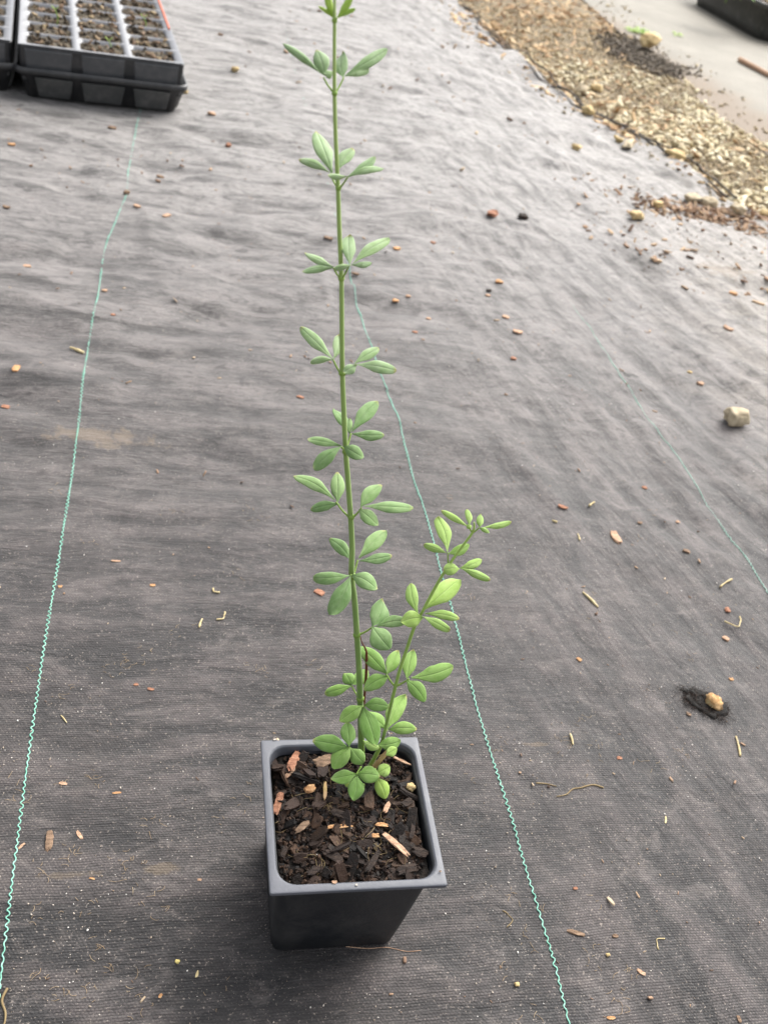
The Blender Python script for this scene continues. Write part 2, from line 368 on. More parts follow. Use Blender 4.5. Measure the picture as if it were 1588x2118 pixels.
def mat_leaf(name, base, pale, vein, fuzz=.25, trans=.22):
    m, n, p, o = new_mat(name)
    uv = nd(n, 'ShaderNodeTexCoord').outputs['UV']; sp = nd(n, 'ShaderNodeSeparateXYZ'); n.links.new(uv, sp.inputs[0])
    tco = nd(n, 'ShaderNodeTexCoord').outputs['Object']
    g = nd(n, 'ShaderNodeObjectInfo')
    s = mth(n, 'ABSOLUTE', mth(n, 'SUBTRACT', sp.outputs[1], .5))
    a = nz(n, 320, 4, tco, .6)
    c = mixc(n, mapr(n, a.outputs[0], .35, .7, 0, .5), base, pale)
    side = mth(n, 'SINE', mth(n, 'MULTIPLY', mth(n, 'SUBTRACT', mth(n, 'MULTIPLY', sp.outputs[0], 9.0), mth(n, 'MULTIPLY', s, 6.0)), math.pi))
    c = mixc(n, mapr(n, side, .80, 1.0, 0, .16), c, vein)
    blot = nz(n, 90, 4, tco, .7); c = mixc(n, mapr(n, blot.outputs[0], .38, .66, 0, .45), c, pale)
    c = mixc(n, mapr(n, s, .03, .008, 0, .32), c, vein)
    dk = nz(n, 420, 2, tco, .5); c = mixc(n, mapr(n, dk.outputs[0], .68, .76, 0, .45), c, (.10, .12, .035))
    c = mixc(n, mth(n, 'MULTIPLY', mapr(n, sp.outputs[0], .90, 1.0), mapr(n, blot.outputs[0], .45, .6)), c, (.42, .38, .14))
    c = mixc(n, mapr(n, s, .43, .5, 0, .5), c, pale)
    rnd = n.nodes.new('ShaderNodeHueSaturation')
    n.links.new(mth(n, 'ADD', mth(n, 'MULTIPLY', g.outputs['Random'], .24), .88), rnd.inputs['Value'])
    n.links.new(mth(n, 'ADD', mth(n, 'MULTIPLY', g.outputs['Random'], -.014), .507), rnd.inputs['Hue'])
    n.links.new(c, rnd.inputs['Color'])
    n.links.new(rnd.outputs[0], p.inputs['Base Color'])
    p.inputs['Roughness'].default_value = .68; p.inputs['Specular IOR Level'].default_value = .22
    p.inputs['Sheen Weight'].default_value = fuzz; p.inputs['Sheen Roughness'].default_value = .5
    t = nd(n, 'ShaderNodeBsdfTranslucent'); n.links.new(mixc(n, .35, rnd.outputs[0], (.35, .55, .06)), t.inputs[0])
    mx = nd(n, 'ShaderNodeMixShader'); mx.inputs[0].default_value = trans
    n.links.new(p.outputs[0], mx.inputs[1]); n.links.new(t.outputs[0], mx.inputs[2]); n.links.new(mx.outputs[0], o.inputs[0])
    hgt = mth(n, 'ADD', mth(n, 'MULTIPLY', a.outputs[0], .5), mth(n, 'MULTIPLY', mapr(n, s, .0, .06), .8))
    n.links.new(bump(n, hgt, .00035, .8), p.inputs['Normal'])
    return m
M['leaf_up'] = mat_leaf('pale_fuzzy_leaf', (.215, .335, .130), (.37, .48, .28), (.43, .54, .34), .30, .20)
M['leaf_mid'] = mat_leaf('mid_green_leaf', (.145, .260, .080), (.27, .385, .175), (.33, .45, .22), .22, .18)
M['leaf_low'] = mat_leaf('fresh_green_leaf', (.155, .290, .055), (.25, .385, .12), (.31, .45, .16), .15, .20)
M['leaf_side'] = mat_leaf('bright_shoot_leaf', (.27, .43, .09), (.39, .54, .18), (.45, .60, .24), .2, .28)
M['leaf_tip'] = mat_leaf('yellow_green_tip_leaf', (.36, .52, .09), (.46, .62, .18), (.52, .66, .2), .15, .35)
def mat_stem(name, low, high, z0, z1):
    m, n, p, o = new_mat(name)
    geo = nd(n, 'ShaderNodeTexCoord').outputs['Object']; sp = nd(n, 'ShaderNodeSeparateXYZ'); n.links.new(geo, sp.inputs[0])
    a = nz(n, 160, 3, scaled(n, geo, (3, 3, .25)))
    c = mixc(n, mapr(n, sp.outputs[2], z0, z1, 0, 1, False), low, high)
    c = mixc(n, mapr(n, a.outputs[0], .45, .65, 0, .35), c, high)
    n.links.new(c, p.inputs['Base Color']); p.inputs['Roughness'].default_value = .5
    p.inputs['Sheen Weight'].default_value = .2
    n.links.new(bump(n, a.outputs[0], .0003, .5), p.inputs['Normal'])
    return m
M['stem'] = mat_stem('green_stem', (.13, .235, .045), (.31, .43, .12), .05, .40)
M['shoot'] = mat_stem('shoot_stem', (.17, .30, .05), (.32, .46, .09), 0, .20)
M['petiole'] = mat_simple('petiole_green', [(.16, .28, .05), (.26, .38, .08)], 100, .5, .0001)

# ------------------------------------------------------------------ the setting
def poly_sheet(name, pts, z, mat, label=None):
    V = [(x, y, z) for x, y in pts]
    o = mesh_obj(name, V, [tuple(range(len(V)))], mat, smooth=False); o['kind'] = 'structure'; return o
poly_sheet('ground', [(-60, -60), (60, -60), (60, 60), (-60, 60)], -.030, M['dirt'])

EDGE = [(-3, .98), (.6, 1.00), (1.0, .99), (1.26, .955), (1.34, .90), (1.50, .875), (1.69, .845), (1.84, .775), (2.12, .745), (2.46, .700), (2.80, .690), (3.6, .66), (8, .55)]
ey = np.array([e[0] for e in EDGE]); ex = np.array([e[1] for e in EDGE])
def edge_x(y): return np.interp(y, ey, ex)+.022*vnoise(np.asarray(y)*7, np.asarray(y)*0+.5, 31)+.008*vnoise(np.asarray(y)*31, np.asarray(y)*0+.5, 32)
REDGE = [(-3, 1.30), (1.2, 1.28), (1.80, 1.245), (2.0, 1.235), (2.37, 1.285), (2.87, 1.30), (3.3, 1.33), (4.5, 1.36), (8, 1.4)]
ry_ = np.array([e[0] for e in REDGE]); rx_ = np.array([e[1] for e in REDGE])
def redge_x(y): return np.interp(y, ry_, rx_)+.05*vnoise(np.asarray(y)*5, np.asarray(y)*0+.5, 41)

# fabric sheet as a height field
ys = [-1.2]
while ys[-1] < 7:
    y = ys[-1]; ys.append(y+(.012 if y < -.25 else .0042+.0035*max(0, y-.1)**1.3+(.02 if y > 4.5 else 0)))
ys = np.array(ys)
ss = np.concatenate([np.linspace(0, .45, 30)[:-1], np.linspace(.45, 1, 330)])
YY, SS = np.meshgrid(ys, ss, indexing='ij')
XX = -1.9+SS*(edge_x(YY)+1.9)
edge_d = edge_x(YY)-XX
ZZ = H(XX, YY)
ZZ = ZZ+.010*np.exp(-(edge_d/.05)**2)*(vnoise(YY*9, YY*0, 51)+.35)      # the cut edge lifts here and there
ZZ = np.where(SS >= .9999, ZZ-.012, ZZ)
V = np.stack([XX, YY, ZZ], -1).reshape(-1, 3)
ny, nx = XX.shape
idx = np.arange(ny*nx).reshape(ny, nx)
F = np.stack([idx[:-1, :-1], idx[:-1, 1:], idx[1:, 1:], idx[1:, :-1]], -1).reshape(-1, 4)
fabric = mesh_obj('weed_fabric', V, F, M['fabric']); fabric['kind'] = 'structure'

def bed_sheet():
    ys = np.linspace(-2.5, 8, 300); xs = np.linspace(0, 1, 60)
    Y, S = np.meshgrid(ys, xs, indexing='ij'); X = (edge_x(Y)-.12)+S*(redge_x(Y)+.02-edge_x(Y)+.12)
    Z = -.016+.010*vnoise(X*9, Y*9, 61)+.005*vnoise(X*40, Y*40, 62)+.012*np.sin(np.pi*np.clip((S-.2)/.8, 0, 1))
    i = np.arange(X.size).reshape(X.shape)
    F = np.stack([i[:-1, :-1], i[:-1, 1:], i[1:, 1:], i[1:, :-1]], -1).reshape(-1, 4)
    o = mesh_obj('gravel_bed', np.stack([X, Y, Z], -1).reshape(-1, 3), F, M['bed']); o['kind'] = 'structure'
    return lambda x, y: -.016+.010*vnoise(x*9, y*9, 61)+.012*np.sin(np.pi*np.clip(((x-edge_x(y)+.12)/(redge_x(y)+.14-edge_x(y))-.2)/.8, 0, 1))
BZ = bed_sheet()
yy = np.linspace(-2.5, 8, 120)
pathV = [(float(redge_x(t))-.03, t, -.010) for t in yy]+[(3.6, t, -.010) for t in yy]
o = mesh_obj('path', pathV, [(i, i+120, i+121, i+1) for i in range(119)], M['path'], smooth=False); o['kind'] = 'structure'

# ------------------------------------------------------------------ tubes, pebbles, chips
def tube(P, R, ns=8, cap=True):
    P = np.asarray(P, float); n = len(P)
    R = np.full(n, R) if np.isscalar(R) else np.asarray(R, float)
    T = np.gradient(P, axis=0); T /= np.linalg.norm(T, axis=1)[:, None]+1e-12
    up = np.array([0, 0, 1.0]) if abs(T[0][2]) < .9 else np.array([0, 1.0, 0])
    V = []; a = np.linspace(0, 2*np.pi, ns, endpoint=False)
    N = unit(np.cross(T[0], up))
    for i in range(n):
        N = N-T[i]*np.dot(N, T[i]); N = N/(np.linalg.norm(N)+1e-12); B = np.cross(T[i], N)
        V.append(P[i]+R[i]*(np.cos(a)[:, None]*N+np.sin(a)[:, None]*B))
    V = np.concatenate(V); F = []
    for i in range(n-1):
        for k in range(ns):
            k2 = (k+1) % ns; F.append((i*ns+k, i*ns+k2, (i+1)*ns+k2, (i+1)*ns+k))
    if cap: F.append(tuple(range(ns-1, -1, -1))); F.append(tuple((n-1)*ns+k for k in range(ns)))
    return V, F
def spline(pts, n):
    P = np.asarray(pts, float); m = len(P)
    t = np.linspace(0, m-1, n); out = []
    for u in t:
        i = min(int(u), m-2); f = u-i
        p0 = P[max(i-1, 0)]; p1 = P[i]; p2 = P[i+1]; p3 = P[min(i+2, m-1)]
        out.append(.5*((2*p1)+(-p0+p2)*f+(2*p0-5*p1+4*p2-p3)*f*f+(-p0+3*p1-3*p2+p3)*f**3))
    return np.array(out)

import bmesh
def ico(sub):
    bm = bmesh.new(); bmesh.ops.create_icosphere(bm, subdivisions=sub, radius=1)
    V = np.array([v.co[:] for v in bm.verts]); F = np.array([[v.index for v in f.verts] for f in bm.faces]); bm.free(); return V, F
def cubegrid(cuts):
    bm = bmesh.new(); bmesh.ops.create_cube(bm, size=2); bmesh.ops.subdivide_edges(bm, edges=bm.edges[:], cuts=cuts, use_grid_fill=True)
    V = np.array([v.co[:] for v in bm.verts]); F = [[v.index for v in f.verts] for f in bm.faces]; bm.free(); return V, np.array(F)
ICO1, ICO2, ICO3 = ico(1), ico(2), ico(3)
CUB0, CUB2, CUB4 = cubegrid(1), cubegrid(2), cubegrid(5)

def n3(V, s, seed):
    return np.array([mnoise.noise(Vector((v[0]*s+seed*7.3, v[1]*s+seed*3.1, v[2]*s))) for v in V])
def stone_shape(seed, sub=3, rough=.22, blocky=0.0):
    V, F = (ICO3 if sub == 3 else ICO2); V = V.copy()
    if blocky: V = np.sign(V)*np.abs(V)**(1-blocky*.55); 
    k = 1+rough*n3(V, 1.3, seed)*1.6+rough*.5*n3(V, 3.2, seed+5)
    return V*k[:, None], F
def chip_shape(seed, rough=.3, splinter=False):
    """a torn flake of bark: a slab with ragged ends, a bend and layered top"""
    V, F = CUB4; V = V.copy(); r = random.Random(seed)
    n1 = n3(V, 1.4, seed); n2 = n3(V, 4.0, seed+9)
    ang = np.arctan2(V[:, 1], V[:, 0])
    V[:, 0] *= (1+rough*n1*1.1+rough*.5*n2); V[:, 1] *= (1-.30*np.abs(V[:, 0])**2*r.uniform(.4, 1.3)+rough*.9*n3(V, 2.1, seed+3))
    V[:, 1] += r.uniform(-.3, .3)*V[:, 0]**2
    if splinter: V[:, 1] *= (1-.55*np.clip(V[:, 0], 0, 1)**1.4)
    V[:, 2] = V[:, 2]*(.85+.5*n3(V, 1.0, seed+4))+r.uniform(.1, .5)*V[:, 0]**2*r.choice((-1, 1))+.25*n2
    return V, F
def rotz(a):
    c, s = math.cos(a), math.sin(a); return np.array([[c, -s, 0], [s, c, 0], [0, 0, 1]])
def rotx(a):
    c, s = math.cos(a), math.sin(a); return np.array([[1, 0, 0], [0, c, -s], [0, s, c]])
def roty(a):
    c, s = math.cos(a), math.sin(a); return np.array([[c, 0, s], [0, 1, 0], [-s, 0, c]])

def scatter(name, pts, zf, size, shape, mat, label, cat, flat=(.5, .9), aspect=(1, 1.8), tilt=.4, sink=.2, protos=12, kind='stuff', group=None, smooth=True, parent=None):
    """many small pieces as one mesh"""
    pts = np.asarray(pts); n = len(pts)
    PR = []
    for k in range(protos):
        if shape == 'peb': V, F = stone_shape(100+k, 2, .35)
        elif shape == 'peb1': V, F = ICO1[0]*(1+.25*n3(ICO1[0], 1.5, k))[:, None], ICO1[1]
        elif shape == 'chip':
            V, F = CUB2; V = V.copy(); q = n3(V, 1.5, k+40)
            V[:, 0] *= 1+.4*q; V[:, 1] *= (1-.35*V[:, 0]**2*(.4+.6*((k*37) % 10)/10))*(1+.3*n3(V, 1.9, k)); V[:, 2] += .4*n3(V, 1.2, k+70)
        PR.append((V, F))
    Vs, Fs, off = [], [], 0
    for i in range(n):
        V, F = PR[rng.integers(protos)]
        s = size(pts[i]) if callable(size) else rng.uniform(*size)
        a = rng.uniform(*aspect); fl = rng.uniform(*flat)
        R = rotz(rng.uniform(0, 6.28)) @ rotx(rng.normal(0, tilt)) @ roty(rng.normal(0, tilt))
        W_ = (V*np.array([s*a, s, s*fl])*.5) @ R.T
        z = zf(pts[i][0], pts[i][1])
        W_ = W_+np.array([pts[i][0], pts[i][1], z-W_[:, 2].min()*(1-sink*2)])
        Vs.append(W_); Fs.append(F+off); off += len(V)
    o = mesh_obj(name, np.concatenate(Vs), np.concatenate(Fs), mat, smooth=smooth, parent=parent)
    if parent is None: tag(o, label, cat, group, kind)
    else: o['kind'] = kind
    return o
def in_poly(P, poly):
    x, y = P[:, 0], P[:, 1]; c = np.zeros(len(P), bool); j = len(poly)-1
    for i in range(len(poly)):
        xi, yi = poly[i]; xj, yj = poly[j]
        c ^= ((yi > y) != (yj > y)) & (x < (xj-xi)*(y-yi)/(yj-yi+1e-12)+xi); j = i
    return c
def sample_poly(pxpoly, n):
    W_ = np.array([on_z(*p)[:2] for p in pxpoly]); lo, hi = W_.min(0), W_.max(0); out = np.zeros((0, 2))
    while len(out) < n:
        q = rng.uniform(lo, hi, (n*3, 2)); out = np.concatenate([out, q[in_poly(q, W_)]])
    return out[:n]

# gravel: dense yellow pebbles, smaller and dirtier towards the far end
def band(n, y0, y1, s0=0.0, s1=1.0):
    y = rng.uniform(y0, y1, n); s = rng.uniform(s0, s1, n); a = edge_x(y); b = redge_x(y)
    return np.stack([a+s*(b-a), y], -1)
def GZ(x, y): return Hs(x, y)-.0005 if x < float(edge_x(y)) else float(BZ(x, y))
P = band(10500, .3, 2.9, -.22, 1.10); sN = (P[:, 0]-edge_x(P[:, 1]))
P = P[(sN > .01) | (rng.random(len(P)) < np.clip(.55*np.exp(sN/.035), 0, 1))]
scatter('gravel_fines', P, GZ, lambda p: .003+.005*rng.random(), 'peb1', M['fines'], 'dusty olive fines and small grit between the yellow pebbles', 'gravel', (.5, .9), (1, 1.7), .4, .1)
P = band(8000, .3, 2.35, -.01, 1.0)
pn = vnoise(P[:, 0]*6, P[:, 1]*6, 91)
keep = rng.random(len(P)) < np.clip((.55+1.6*pn)*np.where(P[:, 1] < 1.75, 1.5, np.clip(1.5-(P[:, 1]-1.75)*2.2, .12, 1.5)), .08, 1)
scatter('yellow_pebbles', P[keep], lambda x, y: float(BZ(x, y))+.002, lambda p: .004+.0085*rng.random()**1.7, 'peb', M['gravel'], 'mass of small yellow and buff pebbles filling the strip right of the fabric', 'gravel', (.35, .75), (1.1, 2.0), .35, .15)
P = band(6500, 1.45, 4.6, -.02, .98)
keep = rng.random(len(P)) < np.clip(.55+1.4*vnoise(P[:, 0]*5, P[:, 1]*5, 93)+.5*(P[:, 1]-2.2)+.5*(1-(P[:, 0]-edge_x(P[:, 1]))/.25), .05, 1)
scatter('straw_litter', P[keep], BZ, lambda p: .002+.006*rng.random()**1.5, 'chip', M['litter'], 'loose orange straw and wood litter over the far gravel strip', 'litter', (.2, .5), (1.5, 5.0), .3, .2, smooth=False)
P = band(2300, 1.25, 3.4, -.13, .12); P = P[rng.random(len(P)) < np.clip(.75+1.6*vnoise(P[:, 0]*9, P[:, 1]*9, 97), .05, 1)]
scatter('edge_litter', P, GZ, lambda p: .0025+.007*rng.random()**1.6, 'chip', M['litter'], 'orange brown litter caught along the torn fabric edge', 'litter', (.25, .5), (1.3, 3.5), .3, .2, smooth=False)
P = sample_poly([(1300, 414), (1340, 402), (1480, 430), (1588, 446), (1640, 456), (1640, 496), (1560, 486), (1470, 464), (1380, 446), (1310, 430)], 1350)
P = P+rng.normal(0, .011, P.shape)*rng.choice([.3, 1, 2], (len(P), 1)); P = P[rng.random(len(P)) < np.clip(.6+1.3*vnoise(P[:, 0]*28, P[:, 1]*28, 98), .1, 1)]
scatter('bark_mulch', P, Hs, lambda p: .0012+.0042*rng.random()**1.7, 'chip', M['mulch'], 'spilled ribbon of shredded red-brown bark on the fabric beside the gravel', 'mulch', (.25, .5), (1.5, 4.5), .35, .1, smooth=False)
P = sample_poly([(1150, 330), (1290, 390), (1600, 520), (1600, 640), (1400, 600), (1200, 480)], 130)
scatter('stray_mulch', P, Hs, lambda p: .0015+.0045*rng.random()**2, 'chip', M['mulch'], 'thin sprinkle of brown bark crumbs on the fabric near the mulch', 'mulch', (.25, .5), (1.3, 3), .3, .1, smooth=False)
# dark damp soil patch lying on the gravel
P = sample_poly([(1255, 82), (1300, 72), (1400, 118), (1420, 140), (1370, 150), (1300, 128)], 2800)
P = P+rng.normal(0, .035, P.shape)
scatter('dark_soil_patch', P, lambda x, y: float(BZ(x, y))+.003, lambda p: .002+.006*rng.random()**2, 'chip', M['darkdirt'], 'patch of dark damp soil crumbs lying across the gravel strip', 'soil', (.4, .8), (1, 2), .4, .1)
P = band(300, 1.5, 4, .94, 1.25)
scatter('path_crumbs', P, lambda x, y: -.010, lambda p: .0015+.005*rng.random()**2, 'chip', M['fines'], 'brown soil crumbs scattered along the near edge of the pale path', 'soil', (.4, .8), (1, 2.4), .3, .1)
# fine litter on the cloth
def clump(P, f, seed, k=1.2):
    return P[(rng.random(len(P)) < np.clip(.45+k*vnoise(P[:, 0]*f, P[:, 1]*f, seed), .05, 1)) & (np.hypot(P[:, 0], P[:, 1]) > .055)]
P = clump(np.concatenate([np.stack([rng.uniform(-.40, .75, 5200), rng.uniform(-.16, .70, 5200)], -1), np.stack([rng.uniform(-.25, .33, 3600), rng.uniform(-.14, .16, 3600)], -1)]), 22, 95, 1.6)
scatter('white_grit', P, Hs, lambda p: 0.00035+.0007*rng.random()**3, 'peb1', M['grit'], 'tiny white and buff grit specks sprinkled over the whole fabric', 'grit', (.5, 1), (1, 1.8), .3, 0, 6)
P = clump(np.stack([rng.uniform(-.6, .85, 2600), rng.uniform(-.16, 1.3, 2600)], -1), 14, 96, 1.8)
scatter('bark_crumbs', P, Hs, lambda p: .0005+.0015*rng.random()**3, 'chip', M['crumb'], 'tiny brown bark crumbs sprinkled over the whole fabric', 'crumbs', (.3, .6), (1, 4), .3, 0, 8)
P = np.stack([rng.uniform(-.5, .8, 160), rng.uniform(1.0, 2.7, 160)], -1)
P = P[(P[:, 0] > -.03) | (P[:, 1] < 1.2)]
scatter('far_crumbs', P, Hs, lambda p: .002+.004*rng.random()**2, 'chip', M['crumb'], 'small brown crumbs scattered over the far end of the fabric', 'crumbs', (.4, .7), (1, 2.2), .3, 0, 8)

# fine dry fibres in little tangles, as one mass
def fibres(name, centres, mat, label, cat, zf, n_each=(3, 7), spread=.006, L=(.003, .010), r=.00018, parent=None):
    Vs, Fs, off = [], [], 0
    for (x, y) in centres:
        for _ in range(rng.integers(*n_each)):
            p = np.array([x, y])+rng.normal(0, spread*.7, 2); a = rng.uniform(0, 6.28); l = rng.uniform(*L); cv = rng.normal(0, 1.4)
            pts = []
            for k in range(7):
                pts.append([p[0], p[1], zf(p[0], p[1])+r+rng.random()*.0006]); a += cv/6; p = p+np.array([math.cos(a), math.sin(a)])*l/6
            V, F = tube(pts, np.linspace(r, r*.6, 7), 4)
            Vs.append(V); Fs += [tuple(i+off for i in f) for f in F]; off += len(V)
    o = mesh_obj(name, np.concatenate(Vs), Fs, mat, parent=parent)
    if parent is None: tag(o, label, cat, None, 'stuff')
    return o
ft = [(60, 1640), (20, 1625), (135, 1622), (190, 1605), (195, 1625), (160, 1730), (250, 1790), (262, 1785), (330, 1860), (300, 1875), (175, 1880), (80, 1880), (200, 1965), (222, 2005), (180, 2065), (310, 1705), (500, 1660), (515, 1640), (290, 1380), (300, 1350), (220, 1383), (70, 1380), (180, 1125), (530, 1075), (515, 1055), (520, 1380), (545, 1395), (360, 1055), (1020, 1540), (1170, 1535), (1160, 1545), (1070, 1930), (1090, 1950), (1230, 1960), (1225, 1990), (1280, 2040), (1310, 2010), (1210, 1615), (1065, 1860), (1105, 2105), (1240, 1560), (1110, 1880), (1410, 1555), (1330, 1120), (480, 1180), (130, 2050), (300, 2080)]
ft += [(int(rng.uniform(0, 1588)), int(rng.uniform(1000, 2118))) for _ in range(30)]
fibres('dry_fibres', [gp(*p)[:2] for p in ft if np.hypot(*gp(*p)[:2]) > .055], M['palefibre'], 'fine tangled dry fibres caught in the fabric weave', 'fibres', Hs, L=(.0015, .0060), r=.00014)

# frayed black edge of the cloth: a part of the fabric
def edge_cord():
    Vs, Fs, off = [], [], 0
    for dx, r, j, seed in ((.0, .0022, .006, 71), (-.012, .0016, .010, 72), (.018, .0018, .012, 73)):
        y = np.linspace(1.33, 3.3, 260)
        x = edge_x(y)+dx+j*vnoise(y*14, y*0, seed)*2; z = np.array([Hs(a, b) for a, b in zip(x, y)])*.5+.004+.010*vnoise(y*11, y*0+3, seed)
        V, F = tube(np.stack([x, y, z], -1), r*(1+.6*vnoise(y*40, y*0, seed)), 5)
        Vs.append(V); Fs += [tuple(i+off for i in f) for f in F]; off += len(V)
    o = mesh_obj('frayed_hem', np.concatenate(Vs), Fs, M['frayed'], parent=fabric); o['label'] = 'ragged dark hem of the fabric along the gravel'
edge_cord()

# ------------------------------------------------------------------ green stitched guide threads, sewn into the cloth
def thread(pxs, mat, label, amp=.0010, r=.00050, period=.0048, bury=None, seed=0, ext=None):
    W_ = [on_z(*p)[:2] for p in pxs]
    if ext: W_ = ext+W_
    W_ = np.array(W_)
    L = np.concatenate([[0], np.cumsum(np.linalg.norm(np.diff(W_, axis=0), axis=1))]); n = int(L[-1]/period*8)
    t = np.interp(np.linspace(0, L[-1], n), L, np.arange(len(W_)))
    sp = []
    for u in t:
        i = min(int(u), len(W_)-2); f = u-i
        p0, p1, p2, p3 = W_[max(i-1, 0)], W_[i], W_[i+1], W_[min(i+2, len(W_)-1)]
        sp.append(.5*((2*p1)+(-p0+p2)*f+(2*p0-5*p1+4*p2-p3)*f*f+(-p0+3*p1-3*p2+p3)*f**3))
    sp = np.array(sp); T = np.gradient(sp, axis=0); T /= np.linalg.norm(T, axis=1)[:, None]; N = np.stack([-T[:, 1], T[:, 0]], -1)
    s = np.linspace(0, L[-1], n); ph = s/period*2*np.pi+3.0*vnoise(s*60, s*0, seed)
    am = amp*(1+1.1*vnoise(s*90, s*0, seed+1)+.5*vnoise(s*300, s*0, seed+3))
    sp = sp+N*(am*np.sign(np.sin(ph))*np.abs(np.sin(ph))**.6)[:, None]
    z = H(sp[:, 0], sp[:, 1])+r*.55+r*.55*np.cos(ph*1.0)
    if bury is not None:
        fr = s/L[-1]; z = z-r*2.4*np.clip(bury(fr)+.9*vnoise(s*45, s*0, seed+2), 0, 1)
    V, F = tube(np.stack([sp[:, 0], sp[:, 1], z], -1), r, 5)
    o = mesh_obj('stitched_thread', V, F, mat, parent=fabric); o['label'] = label
thread([(-40, 2380), (5, 2000), (35, 1750), (68, 1500), (100, 1290), (132, 1090), (158, 915), (182, 720), (205, 600), (215, 520), (240, 455), (262, 402), (266, 350), (275, 300), (288, 238), (300, 180)], M['thread'], 'mint green stitch line at the left of the pot', .00062, .00042, bury=lambda f: np.interp(f, [0, .5, 1], [-.2, .1, .45]))
thread([(1240, 2360), (1175, 2118), (1142, 1985), (1085, 1790), (1040, 1640), (985, 1460), (945, 1300), (918, 1200), (882, 1065), (848, 960), (820, 860), (790, 770), (757, 680), (700, 470), (655, 300), (622, 190), (590, 60)], M['thread'], 'mint green stitch line right of the pot, fading towards the back', .00062, .00042, bury=lambda f: np.interp(f, [0, .30, .44, .50, .56, 1], [-.5, -.2, .2, .75, 1.1, 1.0]), seed=5)
thread([(2300, 2500), (2050, 2010), (1800, 1560), (1690, 1380), (1588, 1225), (1540, 1140), (1510, 1105), (1450, 1015), (1400, 935), (1340, 860), (1310, 810), (1285, 775), (1240, 700), (1180, 610)], M['thread_dusty'], 'faint dusty green stitch line at the far right', .0006, .00044, bury=lambda f: np.interp(f, [0, .7, .82, .9, 1], [.0, .05, .15, .45, .9]), seed=9)

# ------------------------------------------------------------------ pot
def rring(hw, rad, z, nc=7, yaw=0, bow=0):
    pts = []
    for qx, qy, a0 in ((1, 1, 0), (-1, 1, 90), (-1, -1, 180), (1, -1, 270)):
        for k in range(nc):
            a = math.radians(a0+90*k/(nc-1)); pts.append(((hw-rad)*qx+rad*math.cos(a), (hw-rad)*qy+rad*math.sin(a), z))
    return np.array(pts)
def loft(rings, close_bottom=True, close_top=False):
    n = len(rings[0]); V = np.concatenate(rings); F = []
    for i in range(len(rings)-1):
        for k in range(n):
            k2 = (k+1) % n; F.append((i*n+k, i*n+k2, (i+1)*n+k2, (i+1)*n+k))
    if close_bottom: F.append(tuple(range(n-1, -1, -1)))
    if close_top: F.append(tuple((len(rings)-1)*n+k for k in range(n)))
    return V, F
PH = .0829
pot = empty('plant_pot', (0, 0, 0), 'small square black plastic nursery pot with a lip toned for sky light, holding the tall green plant', 'pot')
ring_list = [rring(.0335, .006, .0006), rring(.0345, .0065, .0016), rring(.0362, .007, .022), rring(.0382, .008, .048), rring(.0405, .0088, .0795), rring(.0408, .009, PH-.0012)]
inner = [rring(.0406, .0092, PH-.0010), rring(.0396, .0095, .078), rring(.0375, .009, .050), rring(.0345, .008, .004)]
V, F = loft(ring_list+[r for r in inner], True, True)
pw = mesh_obj('pot_wall', V, F, M['pot'], pot)
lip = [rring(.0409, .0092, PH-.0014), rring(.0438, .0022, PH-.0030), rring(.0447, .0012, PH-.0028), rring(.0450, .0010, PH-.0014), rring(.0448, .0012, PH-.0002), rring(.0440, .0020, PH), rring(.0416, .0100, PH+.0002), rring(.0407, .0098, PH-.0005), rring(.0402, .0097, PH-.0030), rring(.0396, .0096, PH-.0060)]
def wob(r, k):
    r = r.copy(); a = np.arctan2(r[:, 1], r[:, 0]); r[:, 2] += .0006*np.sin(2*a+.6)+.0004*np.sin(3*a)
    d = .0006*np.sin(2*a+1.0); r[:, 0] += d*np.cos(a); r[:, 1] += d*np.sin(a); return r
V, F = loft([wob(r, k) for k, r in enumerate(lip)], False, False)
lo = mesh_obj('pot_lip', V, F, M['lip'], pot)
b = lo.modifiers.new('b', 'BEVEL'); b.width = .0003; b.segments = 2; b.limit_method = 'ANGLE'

# soil in the pot
SZ = .0742
def soil_z(x, y):
    x = np.asarray(x, float); y = np.asarray(y, float)
    return SZ+.003*vnoise(x*55, y*55, 81)+.0022*vnoise(x*150, y*150, 82)+.0012*vnoise(x*420, y*420, 83)+.0035*np.exp(-((x+.0)**2+(y-.025)**2)/.0006)+.0015*sstep(.0, .04, x)-.001*sstep(0, -.04, y)
g = np.linspace(-.0385, .0385, 110); GX, GY = np.meshgrid(g, g, indexing='ij')
i = np.arange(GX.size).reshape(GX.shape)
F = np.stack([i[:-1, :-1], i[1:, :-1], i[1:, 1:], i[:-1, 1:]], -1).reshape(-1, 4)
V = np.stack([GX, GY, soil_z(GX, GY)], -1).reshape(-1, 3)
c = V[:, :2][F].mean(1); ok = ~((np.abs(c[:, 0]) > .031) & (np.abs(c[:, 1]) > .031) & (np.hypot(np.abs(c[:, 0])-.030, np.abs(c[:, 1])-.030) > .0092))
tag(mesh_obj('potting_soil', V, F[ok], M['soil']), 'dark damp potting soil filling the square black pot', 'soil', kind='stuff')
def sz(x, y): return float(soil_z(np.array([x]), np.array([y]))[0])
def soilpts(n):
    P = rng.uniform(-.0375, .0375, (n, 2)); return P[~((np.abs(P[:, 0]) > .032) & (np.abs(P[:, 1]) > .032))]
LS = 'bark pieces and crumbs of the dark potting mix inside the pot'
scatter('soil_bits', soilpts(3400), sz, lambda p: .0007+.0012*rng.random(), 'chip', M['soilbits'], 'fine dark '+LS, 'soil', (.4, .8), (1, 2.0), .6, .0, 12, smooth=False)
